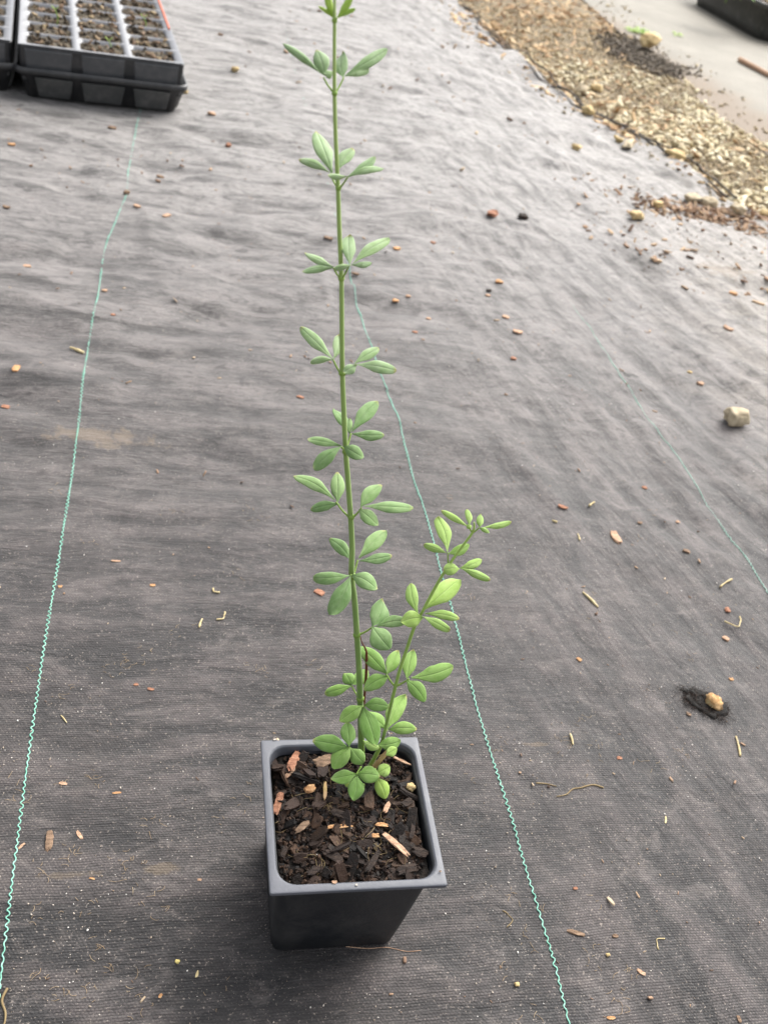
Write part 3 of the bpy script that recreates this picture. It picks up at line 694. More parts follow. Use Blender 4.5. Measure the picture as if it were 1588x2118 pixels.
scatter('soil_chunks', soilpts(260), sz, lambda p: .0020+.0042*rng.random()**1.8, 'chip', M['soilbits'], 'coarser dark '+LS, 'soil', (.15, .4), (1, 2.6), .35, .12, 12, smooth=False)
P = rng.uniform(-.035, .035, (60, 2))
fibres('pale_rootlets', P[:42], M['rootlet'], 'pale thin rootlets and fibres on the soil in the pot', 'fibres', lambda x, y: sz(x, y)+.0018, (1, 4), .003, (.004, .012), .00016)
P = rng.uniform(-.034, .034, (70, 2))
scatter('soil_grit', P, lambda x, y: sz(x, y)+.0010, (.0004, .0009), 'peb1', M['grit'], 'a few tiny pale grit specks on the soil in the pot', 'grit', (.6, 1), (1, 1.4), .3, 0, 4)

# ------------------------------------------------------------------ individual chips, stones and straws
def piece(name, px, py, lpx, wpx, ang, mat, label, cat, shape='chip', thick=.4, seed=None, group=None, zf=None, tilt=(0, 0), lift=0):
    """lpx, wpx: size as seen; ang: direction of the long axis in the picture, degrees, 0 = right, 90 = up"""
    if zf is None: C = gp(px, py); zz = C[2]
    else:
        C = on_z(px, py, SZ+.003); zz = zf(C[0], C[1])
    a = math.radians(ang)
    P1 = on_z(px+math.cos(a)*lpx/2, py-math.sin(a)*lpx/2, C[2]); P0 = on_z(px-math.cos(a)*lpx/2, py+math.sin(a)*lpx/2, C[2])
    Q1 = on_z(px-math.sin(a)*wpx/2, py-math.cos(a)*wpx/2, C[2]); Q0 = on_z(px+math.sin(a)*wpx/2, py+math.cos(a)*wpx/2, C[2])
    L = np.linalg.norm(P1-P0); Wd = np.linalg.norm(Q1-Q0)*(.8 if shape != 'stick' else 1); th = math.atan2(*(P1-P0)[1::-1])
    if shape in ('stone', 'block', 'chip') and zf is None: Wd = min(Wd, L*.78)
    if L*1.25 < Wd and shape != 'stick': Wd = L*1.25
    seed = seed or int(px*3+py)
    if shape == 'chip': V, F = chip_shape(seed, .42)
    elif shape == 'splinter': V, F = chip_shape(seed, .22, True)
    elif shape == 'stone': V, F = stone_shape(seed, 3, .34, .5)
    elif shape == 'block': V, F = stone_shape(seed, 3, .26, 1.0)
    if shape in ('chip', 'splinter', 'stone', 'block'):
        V = V/np.abs(V[:, :2]).max(0).mean()
        V = V*np.array([L/2, Wd/2, min(Wd, L)*thick*(.75 if shape == 'chip' else .9)/2])
        V = V @ rotx(tilt[0]).T @ roty(tilt[1]).T @ rotz(th).T
        V[:, 2] -= V[:, 2].min()*.9
    elif shape == 'stick' or shape == 'curl':
        r = max(Wd/2, .0003); t = np.linspace(-1, 1, 14); rr = random.Random(seed)
        bend = (rr.uniform(.25, .5) if shape == 'curl' else rr.uniform(-.04, .04))*rr.choice((-1, 1))
        Pp = np.stack([t*L/2, (t**2-.5)*bend*L+(.06*L*np.sin(t*5) if shape == 'curl' else 0), np.full(14, r)+.1*r*np.sin(t*9)], -1)
        V, F = tube(Pp, r*(.8+.2*np.sin(t*3+seed)), 7); V = V @ rotz(th).T
    if zf is None and shape == 'chip': V = V*np.array([.92, .85, .8])
    loc = (float(C[0]), float(C[1]), float(zz)+lift)
    me_o = mesh_obj(name, V+np.array(loc), F, mat, loc=loc, smooth=shape not in ('chip', 'splinter'))
    return tag(me_o, label, cat, group)

GB = 'loose bark chips on the fabric'; GS = 'stones by the gravel edge'; GW = 'straw pieces on the fabric'
bk = lambda *a, **k: piece('bark_chip', *a, 'bark chip', group=GB, **k)
piece('stone', 1518, 873, 44, 38, 0, M['stone'], 'large pale angular stone alone on the fabric at the right edge', 'stone', 'block', .8, 3)
bk(1271, 1113, 36, 19, -60, M['bark_tan'], 'smooth pinkish tan bark chip right of the side shoot tip', thick=.5)
bk(1163, 1050, 25, 9, -18, M['bark_red'], 'thin red-brown bark sliver up and left of the pinkish tan chip', thick=.6)
bk(817, 623, 15, 14, 0, M['bark_orange'], 'round orange bark chip right of the stem below the third leaf whorl', thick=.6)
bk(844, 614, 11, 6, 0, M['bark_tan'], 'tiny flat tan chip just right of the round orange chip', thick=.7)
bk(1045, 657, 18, 13, -20, M['bark_tan'], 'tan bark chip above a flat pink sliver, mid fabric', thick=.5)
bk(1070, 688, 24, 9, -10, M['bark_tan'], 'flat pinkish bark sliver just below the tan chip, mid fabric', thick=.5)
bk(886, 660, 12, 6, -15, M['bark_tan'], 'small tan chip between the stem and the flat pink sliver', thick=.6)
bk(858, 688, 12, 7, 0, M['bark_red'], 'small reddish chip near the top of the visible middle thread', thick=.6)
bk(1031, 584, 18, 9, -5, M['bark_orange'], 'orange oblong chip above two small dark and tan crumbs', thick=.6)
bk(1010, 603, 12, 8, 0, M['bark_dark'], 'small dark chip touching a tan crumb below the orange oblong chip', thick=.8)
bk(1008, 612, 11, 7, 0, M['bark_tan'], 'small tan crumb touching a dark chip below the orange oblong chip', thick=.6)
bk(1016, 446, 18, 13, 20, M['bark_red'], 'brown bark lump left of the black lump, upper fabric', thick=.7)
piece('soil_lump', 1080, 452, 22, 17, 0, M['bark_dark'], 'black soil lump lying alone right of the brown bark lump', 'soil lump', 'stone', .7)
bk(820, 516, 14, 10, 10, M['bark_orange'], 'orange-brown chip right of the tip of the third whorl', thick=.6)
bk(895, 503, 14, 8, -15, M['bark_red'], 'reddish chip beside a white speck, above mid fabric', thick=.6)
bk(679, 494, 22, 7, -15, M['bark_brown'], 'thin brown sliver left of the stem on the big fold', thick=.6)
bk(735, 567, 18, 6, -12, M['bark_brown'], 'thin brown sliver right of the stem under the third whorl', thick=.6)
piece('pebble', 262, 401, 15, 13, 0, M['bark_brown'], 'round brown pebble sitting on the left green thread', 'pebble', 'stone', .8)
piece('pebble', 486, 148, 17, 13, 0, M['yellowstone'], 'cream pebble on the fabric right of the seed tray', 'pebble', 'stone', .8)
piece('pebble', 383, 193, 14, 12, 0, M['yellowstone'], 'cream pebble touching the near right corner of the seed tray', 'pebble', 'stone', .8)
bk(438, 237, 20, 9, -15, M['bark_tan'], 'pale brown chip just right of the seed tray corner', thick=.6)
piece('pebble', 472, 304, 14, 12, 0, M['bark_red'], 'round red-brown pebble below the seed tray corner', 'pebble', 'stone', .8)
bk(232, 266, 22, 8, -10, M['bark_brown'], 'flat brown chip in front of the seed tray near the left thread', thick=.5)
bk(34, 762, 18, 17, 60, M['bark_orange'], 'orange-yellow leaf fragment near the left picture edge', thick=.3)
bk(12, 843, 20, 13, -10, M['bark_red'], 'brown chip at the far left edge below the orange fragment', thick=.5)
piece('straw_piece', 160, 727, 30, 4, -22, M['straw'], 'short straw piece just left of the left green thread', 'straw', 'stick', group=GW)
bk(57, 552, 19, 10, 0, M['bark_tan'], 'pale chip with a white tip, upper left fabric', thick=.6)
bk(217, 602, 14, 8, 0, M['bark_tan'], 'tan chip just right of the left thread, upper left', thick=.6)
bk(234, 652, 12, 8, 0, M['bark_red'], 'small red-brown chip below the tan chip beside the left thread', thick=.6)
bk(345, 447, 17, 7, 20, M['bark_tan'], 'tan sliver right of the brown pebble on the thread', thick=.6)
bk(331, 367, 16, 7, -25, M['bark_brown'], 'brown sliver behind the tan one, toward the seed tray', thick=.6)
bk(285, 428, 16, 7, -20, M['bark_tan'], 'small tan chip close to the brown pebble on the thread', thick=.6)
bk(14, 430, 18, 7, -15, M['bark_brown'], 'brown sliver at the left edge far from the pot', thick=.6)
bk(25, 300, 18, 7, -5, M['bark_orange'], 'pale orange chip at the left edge in front of the trays', thick=.6)
bk(103, 1740, 52, 24, 84, M['bark_brown'], 'large elongated brown bark chip right of the left thread', thick=.5, seed=5)
bk(165, 1728, 26, 13, 120, M['bark_tan'], 'crumbling tan bark flake right of the large brown chip', thick=.4)
bk(45, 1750, 22, 8, 45, M['bark_tan'], 'thin pale flake lying across the left thread', thick=.4)
bk(661, 1226, 24, 18, -30, M['bark_red'], 'reddish triangular bark flake left of the lower main stem', thick=.35)
bk(621, 822, 18, 7, -15, M['bark_red'], 'small red sliver left of the stem at mid height', thick=.5)
bk(1197, 1365, 14, 13, -40, M['bark_orange'], 'small orange chip alone right of the middle thread', thick=.6)
bk(1503, 1263, 15, 12, -60, M['bark_red'], 'red-brown chip at the right between two straws', thick=.6)
bk(1499, 1322, 19, 16, -30, M['bark_tan'], 'salmon tan chip below the red-brown chip at the right', thick=.6)
bk(1511, 1406, 11, 9, 0, M['bark_orange'], 'small orange crumb above the torn hole', thick=.6)
bk(1423, 1478, 13, 9, -30, M['bark_brown'], 'small brown chip at the lower left rim of the torn hole', thick=.6)
bk(1418, 1141, 19, 9, -22, M['bark_brown'], 'dull brown chip left of the right-hand dusty thread', thick=.6)
bk(1332, 1010, 12, 11, 0, M['bark_red'], 'small red-brown chip left of the dusty thread at mid height', thick=.6)
bk(1322, 1082, 12, 7, 0, M['bark_brown'], 'dull brown crumb above and right of the pinkish tan chip', thick=.6)
bk(1400, 1080, 10, 8, 0, M['bark_tan'], 'tan crumb just left of the dusty right thread', thick=.6)
bk(1447, 795, 15, 13, 0, M['bark_tan'], 'tan chip up and left of the large pale stone', thick=.7)
bk(1425, 771, 13, 9, -20, M['yellowstone'], 'small yellowish chip above the tan chip near the large stone', thick=.7)
bk(1061, 743, 13, 10, 0, M['bark_red'], 'red-brown chip with pale fibres below it, mid right fabric', thick=.7)
bk(1503, 681, 26, 7, -28, M['bark_tan'], 'slender tan chip at the upper right of the fabric', thick=.7)
bk(1514, 609, 20, 8, -10, M['bark_orange'], 'orange chip at the right edge near the dusty soil', thick=.7)
bk(240, 1161, 24, 5, -3, M['bark_tan'], 'thin pinkish sliver right of the left thread, mid picture', thick=.7)
bk(1376, 1696, 18, 6, 90, M['straw'], 'small upright tan flake right of the long rootlet', thick=.5)
bk(316, 1211, 14, 8, 0, M['bark_orange'], 'orange chip left of the curled straws', thick=.4)
bk(125, 1214, 11, 7, 0, M['bark_orange'], 'small orange chip touching the right of the left thread', thick=.5)
bk(282, 1416, 12, 16, 0, M['bark_red'], 'reddish crumb beside the oval pink-brown chip', thick=.4)
bk(312, 1426, 16, 8, -12, M['bark_red'], 'oval pink-brown chip left of the pot', thick=.5)
bk(242, 1640, 22, 7, 5, M['bark_orange'], 'orange sliver left of the pot near the torn weave marks', thick=.4)
bk(131, 1621, 20, 10, -8, M['bark_tan'], 'pale orange flake right of the left thread near the pot', thick=.4)
bk(191, 1817, 14, 7, -15, M['bark_orange'], 'tiny orange flake in the beige streak lower left', thick=.5)
bk(413, 1820, 10, 8, 0, M['bark_tan'], 'tiny tan crumb left of the pot wall', thick=.5)
bk(1271, 1936, 14, 12, 0, M['bark_brown'], 'brown crumb right of the shaggy brown clump', thick=.6)
bk(1190, 1930, 46, 14, -18, M['bark_brown'], 'shaggy brown clump of crumbs right of the lower middle thread', thick=.5, seed=12)
bk(1325, 2012, 26, 12, -35, M['bark_tan'], 'tan flake lower right with pale splinters', thick=.5)
bk(1263, 2106, 20, 12, 0, M['bark_orange'], 'orange chip at the bottom edge right of the middle thread', thick=.5)
bk(1527, 2108, 20, 10, 110, M['bark_brown'], 'brown chip at the bottom right corner', thick=.5)
bk(332, 2060, 13, 10, 60, M['bark_orange'], 'tan chip near the bottom edge left of the pot', thick=.5)
bk(1189, 1838, 11, 9, 0, M['bark_red'], 'small rust crumb right of the middle thread beside the pot base', thick=.6)
bk(1280, 1568, 12, 10, 0, M['bark_red'], 'rusty crumb below the dotted stitches', thick=.4)
piece('pebble', 1068, 2037, 12, 12, 0, M['yellowstone'], 'tan round pebble left of the middle thread at the bottom', 'pebble', 'stone', .8)
piece('grain', 367, 1990, 12, 11, 0, M['yellow'], 'bright yellow grain left of the pot base', 'grain', 'stone', .8)
piece('seed_husk', 408, 2015, 16, 8, 75, M['straw'], 'pointed straw coloured seed husk right of the yellow grain', 'seed husk', 'splinter', .5)
piece('pebble', 1256, 1976, 10, 9, 0, M['yellowstone'], 'small cream pebble below the shaggy brown clump', 'pebble', 'stone', .8)
st = lambda *a, **k: piece('straw_piece', *a, 'straw', group=GW, **k)
st(1220, 1242, 44, 4, -45, M['straw'], 'straight straw right of the side shoot', shape='stick')
st(1499, 1207, 28, 4, 33, M['straw'], 'short straight straw near the right edge above the red-brown chip', shape='stick')
st(1525, 1545, 42, 4, -78, M['straw'], 'pale straight straw below the torn hole', shape='stick')
st(1181, 1530, 24, 4, -75, M['straw'], 'small straw standing over the dotted stitches', shape='stick')
st(1520, 1288, 30, 3.5, 25, M['straw'], 'thin bent straw between the red-brown and salmon chips', shape='curl')
st(415, 1290, 18, 4.5, 70, M['straw'], 'short curved straw left of the longer curled one', shape='stick')
st(460, 1276, 22, 4, 50, M['straw'], 'curled straw left of the main stem, mid picture', shape='curl')
st(446, 1224, 16, 4, -25, M['straw'], 'little curled straw above the curled pair', shape='curl')
st(1196, 1112, 14, 3, -75, M['straw'], 'tiny straw left of the pinkish tan chip', shape='stick')
st(1146, 1080, 11, 3, -20, M['straw'], 'tiny pale straw below the thin red-brown sliver', shape='stick')
st(1222, 1044, 12, 4, 35, M['straw'], 'tiny golden husk right of the thin red-brown sliver', shape='stick')
st(1362, 1950, 26, 3.5, 70, M['straw'], 'bent straw lower right of the shaggy clump', shape='curl')
st(1050, 1900, 36, 2.5, -70, M['rootlet'], 'fine arched rootlet left of the middle thread near the pot base', shape='curl')
st(133, 1488, 20, 3, -52, M['straw'], 'thin pale straw right of the left thread', shape='stick')
def root_line(pxs, r, label, mat=M['rootlet'], name='dry_rootlet'):
    W_ = [gp(*p) for p in pxs]; P = spline(W_, 40); P[:, 2] = [Hs(a, b)+r for a, b in P[:, :2]]
    V, F = tube(P, np.linspace(r*1.2, r*.6, 40), 6); c = P[0]
    tag(mesh_obj(name, V, F, mat, loc=c), label, 'rootlet', 'dry rootlets on the fabric')
root_line([(1247, 1630), (1225, 1624), (1200, 1630), (1183, 1633), (1170, 1644), (1150, 1648)], .0005, 'long wavy tan rootlet right of the pot')
root_line([(1108, 1620), (1130, 1622), (1150, 1627)], .0004, 'short tan rootlet left of the long wavy one')
root_line([(16, 2045), (5, 2070), (12, 2095), (10, 2118), (2, 2130)], .0006, 'curved tan rootlet at the bottom left corner')
root_line([(715, 1958), (760, 1962), (800, 1960), (840, 1968), (870, 1966)], .00022, 'thin brown rootlet in front of the pot base', M['bark_tan'])

sn = lambda *a, **k: piece('stone', *a, 'stone', 'stone', group=GS, **k)
sn(1201, 192, 22, 20, 0, M['stone'], 'round cream stone at the fabric hem, upper of a pair', thick=.8)
sn(1212, 236, 24, 22, -30, M['yellowstone'], 'brownish cream stone below the round cream one at the hem', thick=.8)
sn(1231, 187, 28, 12, -15, M['yellowstone'], 'flat pale stone on the hem beside the round cream stone', thick=.6)
sn(1189, 309, 24, 18, -20, M['yellowstone'], 'cream and brown stone alone on the upper fabric', thick=.7)
sn(1277, 294, 24, 14, -20, M['yellowstone'], 'left stone of a touching pair on the upper fabric', thick=.7)
sn(1298, 302, 20, 22, 60, M['stone'], 'right stone of the touching pair on the upper fabric', thick=.6)
sn(1393, 328, 32, 15, -35, M['yellowstone'], 'long pale stone on the hem at the gravel edge', thick=.6)
sn(1313, 453, 26, 22, 0, M['yellowstone'], 'yellow-brown stone standing on crumbs left below the mulch', thick=.8)
sn(1429, 416, 30, 20, 0, M['stone'], 'pale stone partly buried in the upper mulch', thick=.6)
sn(1464, 425, 36, 16, -8, M['stone'], 'wide flat pale stone in the mulch', thick=.6)
sn(1523, 441, 34, 24, -10, M['stone'], 'biggest pale stone at the right end of the mulch', thick=.8)
sn(1578, 448, 26, 20, -10, M['yellowstone'], 'cream stone at the right picture edge beside the mulch', thick=.8)
sn(1359, 428, 18, 14, 0, M['yellowstone'], 'small cream stone at the left in the mulch ribbon', thick=.8)
sn(1340, 96, 30, 9, 12, M['yellowstone'], 'long white stone on the dark soil patch', thick=.8)

# wooden stick on the path
a0, a1 = on_z(1526, 128, -.010), on_z(1640, 190, -.010)
V, F = tube(spline([a0+[0, 0, .008], (a0+a1)/2+[0.004, 0, .008], a1+[0, 0, .008]], 12), .0075*np.linspace(1.0, .9, 12), 10)
tag(mesh_obj('wooden_stick', V, F, M['bark_tan'], loc=a0), 'tan wooden stick lying on the pale path', 'stick')
# sprigs of weed at the path edge
def weed(px, py, n, size, mat, label):
    C = on_z(px, py, -.008); root = empty('weed', tuple(C), label, 'weed')
    Vs, Fs, off = [], [], 0
    for k in range(n):
        a = rng.uniform(0, 6.28); l = size*rng.uniform(.5, 1); w_ = l*.22; d = np.array([math.cos(a), math.sin(a), rng.uniform(.2, 1)]); d = unit(d); s = unit(np.cross(d, [0, 0, 1]))
        B = C+np.array([rng.normal(0, size*.4), rng.normal(0, size*.5), 0])
        up = np.array([0, 0, 1.0])
        pts = [B, B+d*l*.5+s*w_, B+d*l-up*l*.25, B+d*l*.5-s*w_, B+d*l*.5+up*w_*.3]
        Vs.append(np.array(pts)); Fs += [(off, off+1, off+4), (off+1, off+2, off+4), (off+2, off+3, off+4), (off+3, off, off+4)]; off += 5
    mesh_obj('foliage', np.concatenate(Vs), Fs, mat, root)
weed(1322, 68, 40, .035, M['leaf_tip'], 'small yellow-green weed at the path edge above the dark soil patch')
weed(1395, 72, 12, .022, M['leaf_tip'], 'tiny yellow weed on the pale path')

# ------------------------------------------------------------------ torn hole with a dry stump showing
def torn_hole():
    C = gp(1455, 1453); root = empty('torn_hole', tuple(C), 'burnt-looking torn hole in the fabric with a dry tan stub in it', 'hole')
    P1 = gp(1412, 1430); P2 = gp(1502, 1478); L = np.linalg.norm(P2-P1)/2; th = math.atan2(*(P2-P1)[1::-1])
    n = 40; a = np.linspace(0, 2*np.pi, n, endpoint=False)
    V = []; 
    for k, (s, dz) in enumerate(((0, .0004), (.55, .0006), (.85, .0016), (1.0, .0002))):
        rr = s*(1+.22*np.array([mnoise.noise(Vector((math.cos(t)*2, math.sin(t)*2, k*.3))) for t in a])*1.6)
        x = L*rr*np.cos(a); y = L*.62*rr*np.sin(a)*(1+.25*np.cos(a))
        xy = np.stack([x, y], -1) @ np.array([[math.cos(th), math.sin(th)], [-math.sin(th), math.cos(th)]])
        for q in range(n): V.append((C[0]+xy[q, 0], C[1]+xy[q, 1], Hs(C[0]+xy[q, 0], C[1]+xy[q, 1])+dz+(.0012*rng.random() if k == 2 else 0)))
    F = [(k*n+i, k*n+(i+1) % n, (k+1)*n+(i+1) % n, (k+1)*n+i) for k in range(3) for i in range(n)]
    mesh_obj('charred_edge', V, F, M['charred'], root)
    # ragged black fibres around
    Vs, Fs, off = [], [], 0
    for k in range(190):
        t = rng.uniform(0, 6.28); r0 = rng.uniform(.45, 1.12); x, y = L*r0*math.cos(t), L*.62*r0*math.sin(t); c_, s_ = math.cos(th), math.sin(th)
        X, Y = C[0]+c_*x-s_*y, C[1]+s_*x+c_*y; z = Hs(X, Y); dd = rng.uniform(0, 6.28); l = rng.uniform(.003, .010)
        pts = [(X, Y, z+.001), (X+math.cos(dd)*l*.5, Y+math.sin(dd)*l*.5, z+rng.uniform(.001, .0022)), (X+math.cos(dd+.4)*l, Y+math.sin(dd+.4)*l, z+.0006)]
        V_, F_ = tube(pts, [.00025, .0002, .0001], 4); Vs.append(V_); Fs += [tuple(i+off for i in f) for f in F_]; off += len(V_)
    mesh_obj('ragged_fibres', np.concatenate(Vs), Fs, M['bark_dark'], root)
    D = gp(1473, 1456); V, F = stone_shape(33, 3, .3); V = V*np.array([.0066, .0062, .0046]); V = V @ rotz(th).T
    V[:, 2] += .0018*np.abs(np.sin(V[:, 0]*1500+V[:, 1]*700))
    V = V*(1+.10*np.sin(V[:, [0]]*2600+V[:, [1]]*900)*np.array([1, 1, .6])+.12*n3(V, 500, 4)[:, None]); mesh_obj('dry_stub', V+D+[0, 0, .002], F, M['cone'], root)
    Vs, Fs, off = [], [], 0
    for k in range(16):
        t = rng.uniform(1.6, 4.2); l = rng.uniform(.004, .007)
        p = D+np.array([0, 0, .004])
        pts = [p, p+np.array([math.cos(t)*l*.5, math.sin(t)*l*.5, .0015]), p+np.array([math.cos(t)*l, math.sin(t)*l, -.002])]
        V_, F_ = tube(pts, [.0007, .0005, .0002], 5); Vs.append(V_); Fs += [tuple(i+off for i in f) for f in F_]; off += len(V_)
    mesh_obj('stub_fibres', np.concatenate(Vs), Fs, M['straw'], root)
torn_hole()

# ------------------------------------------------------------------ bark on the pot's soil
GP = 'bark pieces on the potting soil'
pk = lambda *a, **k: piece('bark_piece', *a, 'bark chip', group=GP, zf=sz, lift=.0030, **k)
pk(690, 1770, 46, 26, -30, M['bark_dark'], 'dark sunken slab in the front middle of the soil', thick=.3, seed=101)
pk(625, 1712, 40, 20, 40, M['bark_brown'], 'dull brown flake left of the long orange sliver', thick=.3, seed=103)
pk(770, 1785, 50, 18, 60, M['bark_dark'], 'dark splinter lying left of the front right chunk', thick=.35, seed=107)
pk(607, 1578, 48, 26, 62, M['bark_red'], 'large layered red-brown bark piece at the back left corner of the pot', thick=.35, seed=3, tilt=(.25, .1))
pk(600, 1600, 34, 13, 50, M['bark_tan'], 'tan strip of bark leaning on the large layered piece', thick=.5, seed=8)
pk(668, 1581, 40, 32, 20, M['bark_brown'], 'flat round dull pinkish bark flake left of the stems', thick=.25, seed=14)
pk(575, 1664, 52, 22, 72, M['bark_red'], 'rough rusty bark piece against the left wall of the pot', thick=.6, seed=21)
pk(640, 1640, 26, 22, 20, M['bark_orange'], 'orange-topped bark chunk left of the yellow rod-shaped one', thick=.6, seed=23)
pk(671, 1641, 40, 11, 88, M['oldstem'], 'yellowish rod-shaped bark piece standing below the leaves', thick=.7, seed=27)
pk(703, 1712, 56, 11, 2, M['bark_orange'], 'long flat orange sliver in the middle of the soil', thick=.3, shape='splinter', seed=31)
pk(790, 1704, 28, 12, -5, M['bark_orange'], 'short orange-brown flake right of the long orange sliver', thick=.3, seed=37)
pk(818, 1752, 74, 16, -42, M['bark_tan'], 'long pink-tan bark splinter slanting across the right of the pot', thick=.5, seed=41)
pk(776, 1730, 16, 12, 0, M['bark_orange'], 'small brown nugget left of the long pink-tan splinter', thick=.6, seed=43)
pk(799, 1672, 27, 15, 65, M['bark_tan'], 'salmon oval bark flake right below the lowest leaves', thick=.4, seed=47)
pk(879, 1686, 13, 12, 0, M['bark_orange'], 'small orange nugget against the right wall of the pot', thick=.8, seed=53)
pk(852, 1722, 36, 15, 80, M['bark_dark'], 'dark grey-brown slab near the right wall of the pot', thick=.4, seed=59)
pk(868, 1765, 38, 26, -20, M['bark_dark'], 'dark rounded slab at the right end of the pink-tan splinter', thick=.5, seed=61)
pk(840, 1665, 26, 20, 30, M['bark_dark'], 'dark square flake below the white pellet', thick=.4, seed=67)
pk(588, 1760, 26, 16, 70, M['bark_dark'], 'grey-brown flake near the front left wall of the pot', thick=.4, seed=71)
pk(830, 1580, 42, 6, -25, M['bark_tan'], 'thin pinkish twig fragment behind the stems at the back right', thick=.7, shape='splinter', seed=73)
pk(840, 1800, 44, 26, 15, M['bark_dark'], 'broad dark chunk at the front right of the soil', thick=.5, seed=79)
pk(650, 1800, 34, 20, 30, M['bark_dark'], 'dark chunk at the front left of the soil', thick=.5, seed=83)
pk(735, 1830, 22, 7, 20, M['straw'], 'pale curved flake at the front edge of the soil', thick=.4, seed=89)
pk(700, 1690, 40, 24, -15, M['bark_dark'], 'dark slab behind the long orange sliver', thick=.5, seed=97)
piece('fertiliser_pellet', 848, 1632, 20, 23, 0, M['stone'], 'round creamy white fertiliser pellet at the right of the soil', 'pellet', 'stone', .9, 5, zf=sz, lift=.001).data.materials[0] = M['yellowstone']

lp = lambda px, py, l, w_, m, lab: piece('soil_crumb', px, py, l, w_, 10, m, lab, 'crumb', 'chip', .6, None, 'crumbs lying on the pot lip', zf=lambda x, y: PH+.0001)
lp(688, 1838, 12, 9, M['bark_tan'], 'brown crumb on the front lip of the pot')
lp(733, 1843, 5, 5, M['grit'], 'white grit crumb on the front lip of the pot')
lp(566, 1543, 7, 4, M['grit'], 'pale crumb on the back left corner of the pot lip')
lp(905, 1815, 5, 5, M['bark_brown'], 'tiny dark crumb on the front right corner of the pot lip')

# ------------------------------------------------------------------ the plant
SB = np.array([.0129, .0337, sz(.0129, .0337)-.004])
plant = empty('young_plant', tuple(SB), 'young green plant with one tall stem and a short side shoot, in the square pot', 'plant')
NS = unit(np.array([.28, -1.0, .10]))                     # the stem's plane, leaning a little back with height
TIL = unit(np.array([0.0, -1.0, .13]))
def stemP(px, py, d=0.0):
    """point of the main stem's plane; d metres in front of it"""
    return on_plane(px, py, SB-TIL*np.array([0, 1, 0])*d, TIL)
def smooth_tube(name, pxr, off, mat, ns=12, n=70, label=None, p0=None):
    P = np.array([stemP(x, y, off if np.isscalar(off) else off[i]) for i, (x, y, r) in enumerate(pxr)])
    R = np.array([r for _, _, r in pxr])
    dist = np.array([np.dot(p-CAM, RM[2]) for p in P]); R = R*dist/FPX/2
    R = R*(.83 if name == 'main_stem' else .74 if name == 'side_shoot' else 1); PP = spline(P, n); RR = np.interp(np.linspace(0, len(P)-1, n), np.arange(len(P)), R)
    V, F = tube(PP, RR, ns); o = mesh_obj(name, V, F, mat, plant)
    if label: o['label'] = label
    return o, PP
main_px = [(747, 1592, 17), (747, 1560, 17), (747, 1528, 17), (745, 1452, 16), (742, 1376, 15), (738, 1313, 15), (733, 1240, 15), (727, 1192, 15), (728, 1130, 14), (725, 1069, 13.5), (720, 1000, 13.5), (715, 934, 13), (711, 850, 13), (708, 772, 12.5), (707, 680, 12), (706, 576, 11.5), (702, 480, 11.5), (699, 389, 11), (694, 280, 10.5), (692, 193, 10), (691.5, 120, 9), (692, 42, 9), (692, 10, 7), (693, -60, 5)]
mstem, MP = smooth_tube('main_stem', main_px, 0.0, M['stem'], 12, 150)
shoot_px = [(752, 1594, 12), (764, 1585, 12), (784, 1549, 13), (794, 1520, 10), (812, 1443, 10), (827, 1385, 10), (842, 1340, 10), (857, 1296, 10), (874, 1264, 9), (896, 1222, 9), (917, 1186, 8.5), (948, 1140, 8), (977, 1101, 7.5), (980, 1080, 3.5)]
sh, SP = smooth_tube('side_shoot', shoot_px, -.006, M['shoot'], 10, 90)
smooth_tube('old_cut_stem', [(744, 1632, 9), (750, 1618, 9), (775, 1585, 10), (806, 1549, 9)], -.010, M['oldstem'], 8, 20, 'old cut stem of pinkish tan and yellow at the base')
smooth_tube('dry_twig', [(752, 1560, 4), (752, 1500, 4), (753, 1450, 5), (757, 1400, 6), (758, 1360, 6), (757, 1345, 4), (749, 1330, 2.5), (745, 1316, 2)], .004, M['twig'], 7, 30, 'thin dry red-brown twig beside the main stem')
# swollen nodes
for (x, y, r) in [(692, 42, 12), (692, 193, 12.5), (700, 389, 12.5), (706, 576, 13.5), (707, 772, 14), (715, 934, 15), (726, 1069, 15.5), (729, 1192, 16), (738, 1313, 16.5), (745, 1445, 17)]:
    P_ = stemP(x, y); s = np.dot(P_-CAM, RM[2])/FPX/2*r
    mesh_obj('stem_node', ICO2[0]*np.array([s, s, s*1.1])+P_, ICO2[1], M['petiole'], plant)

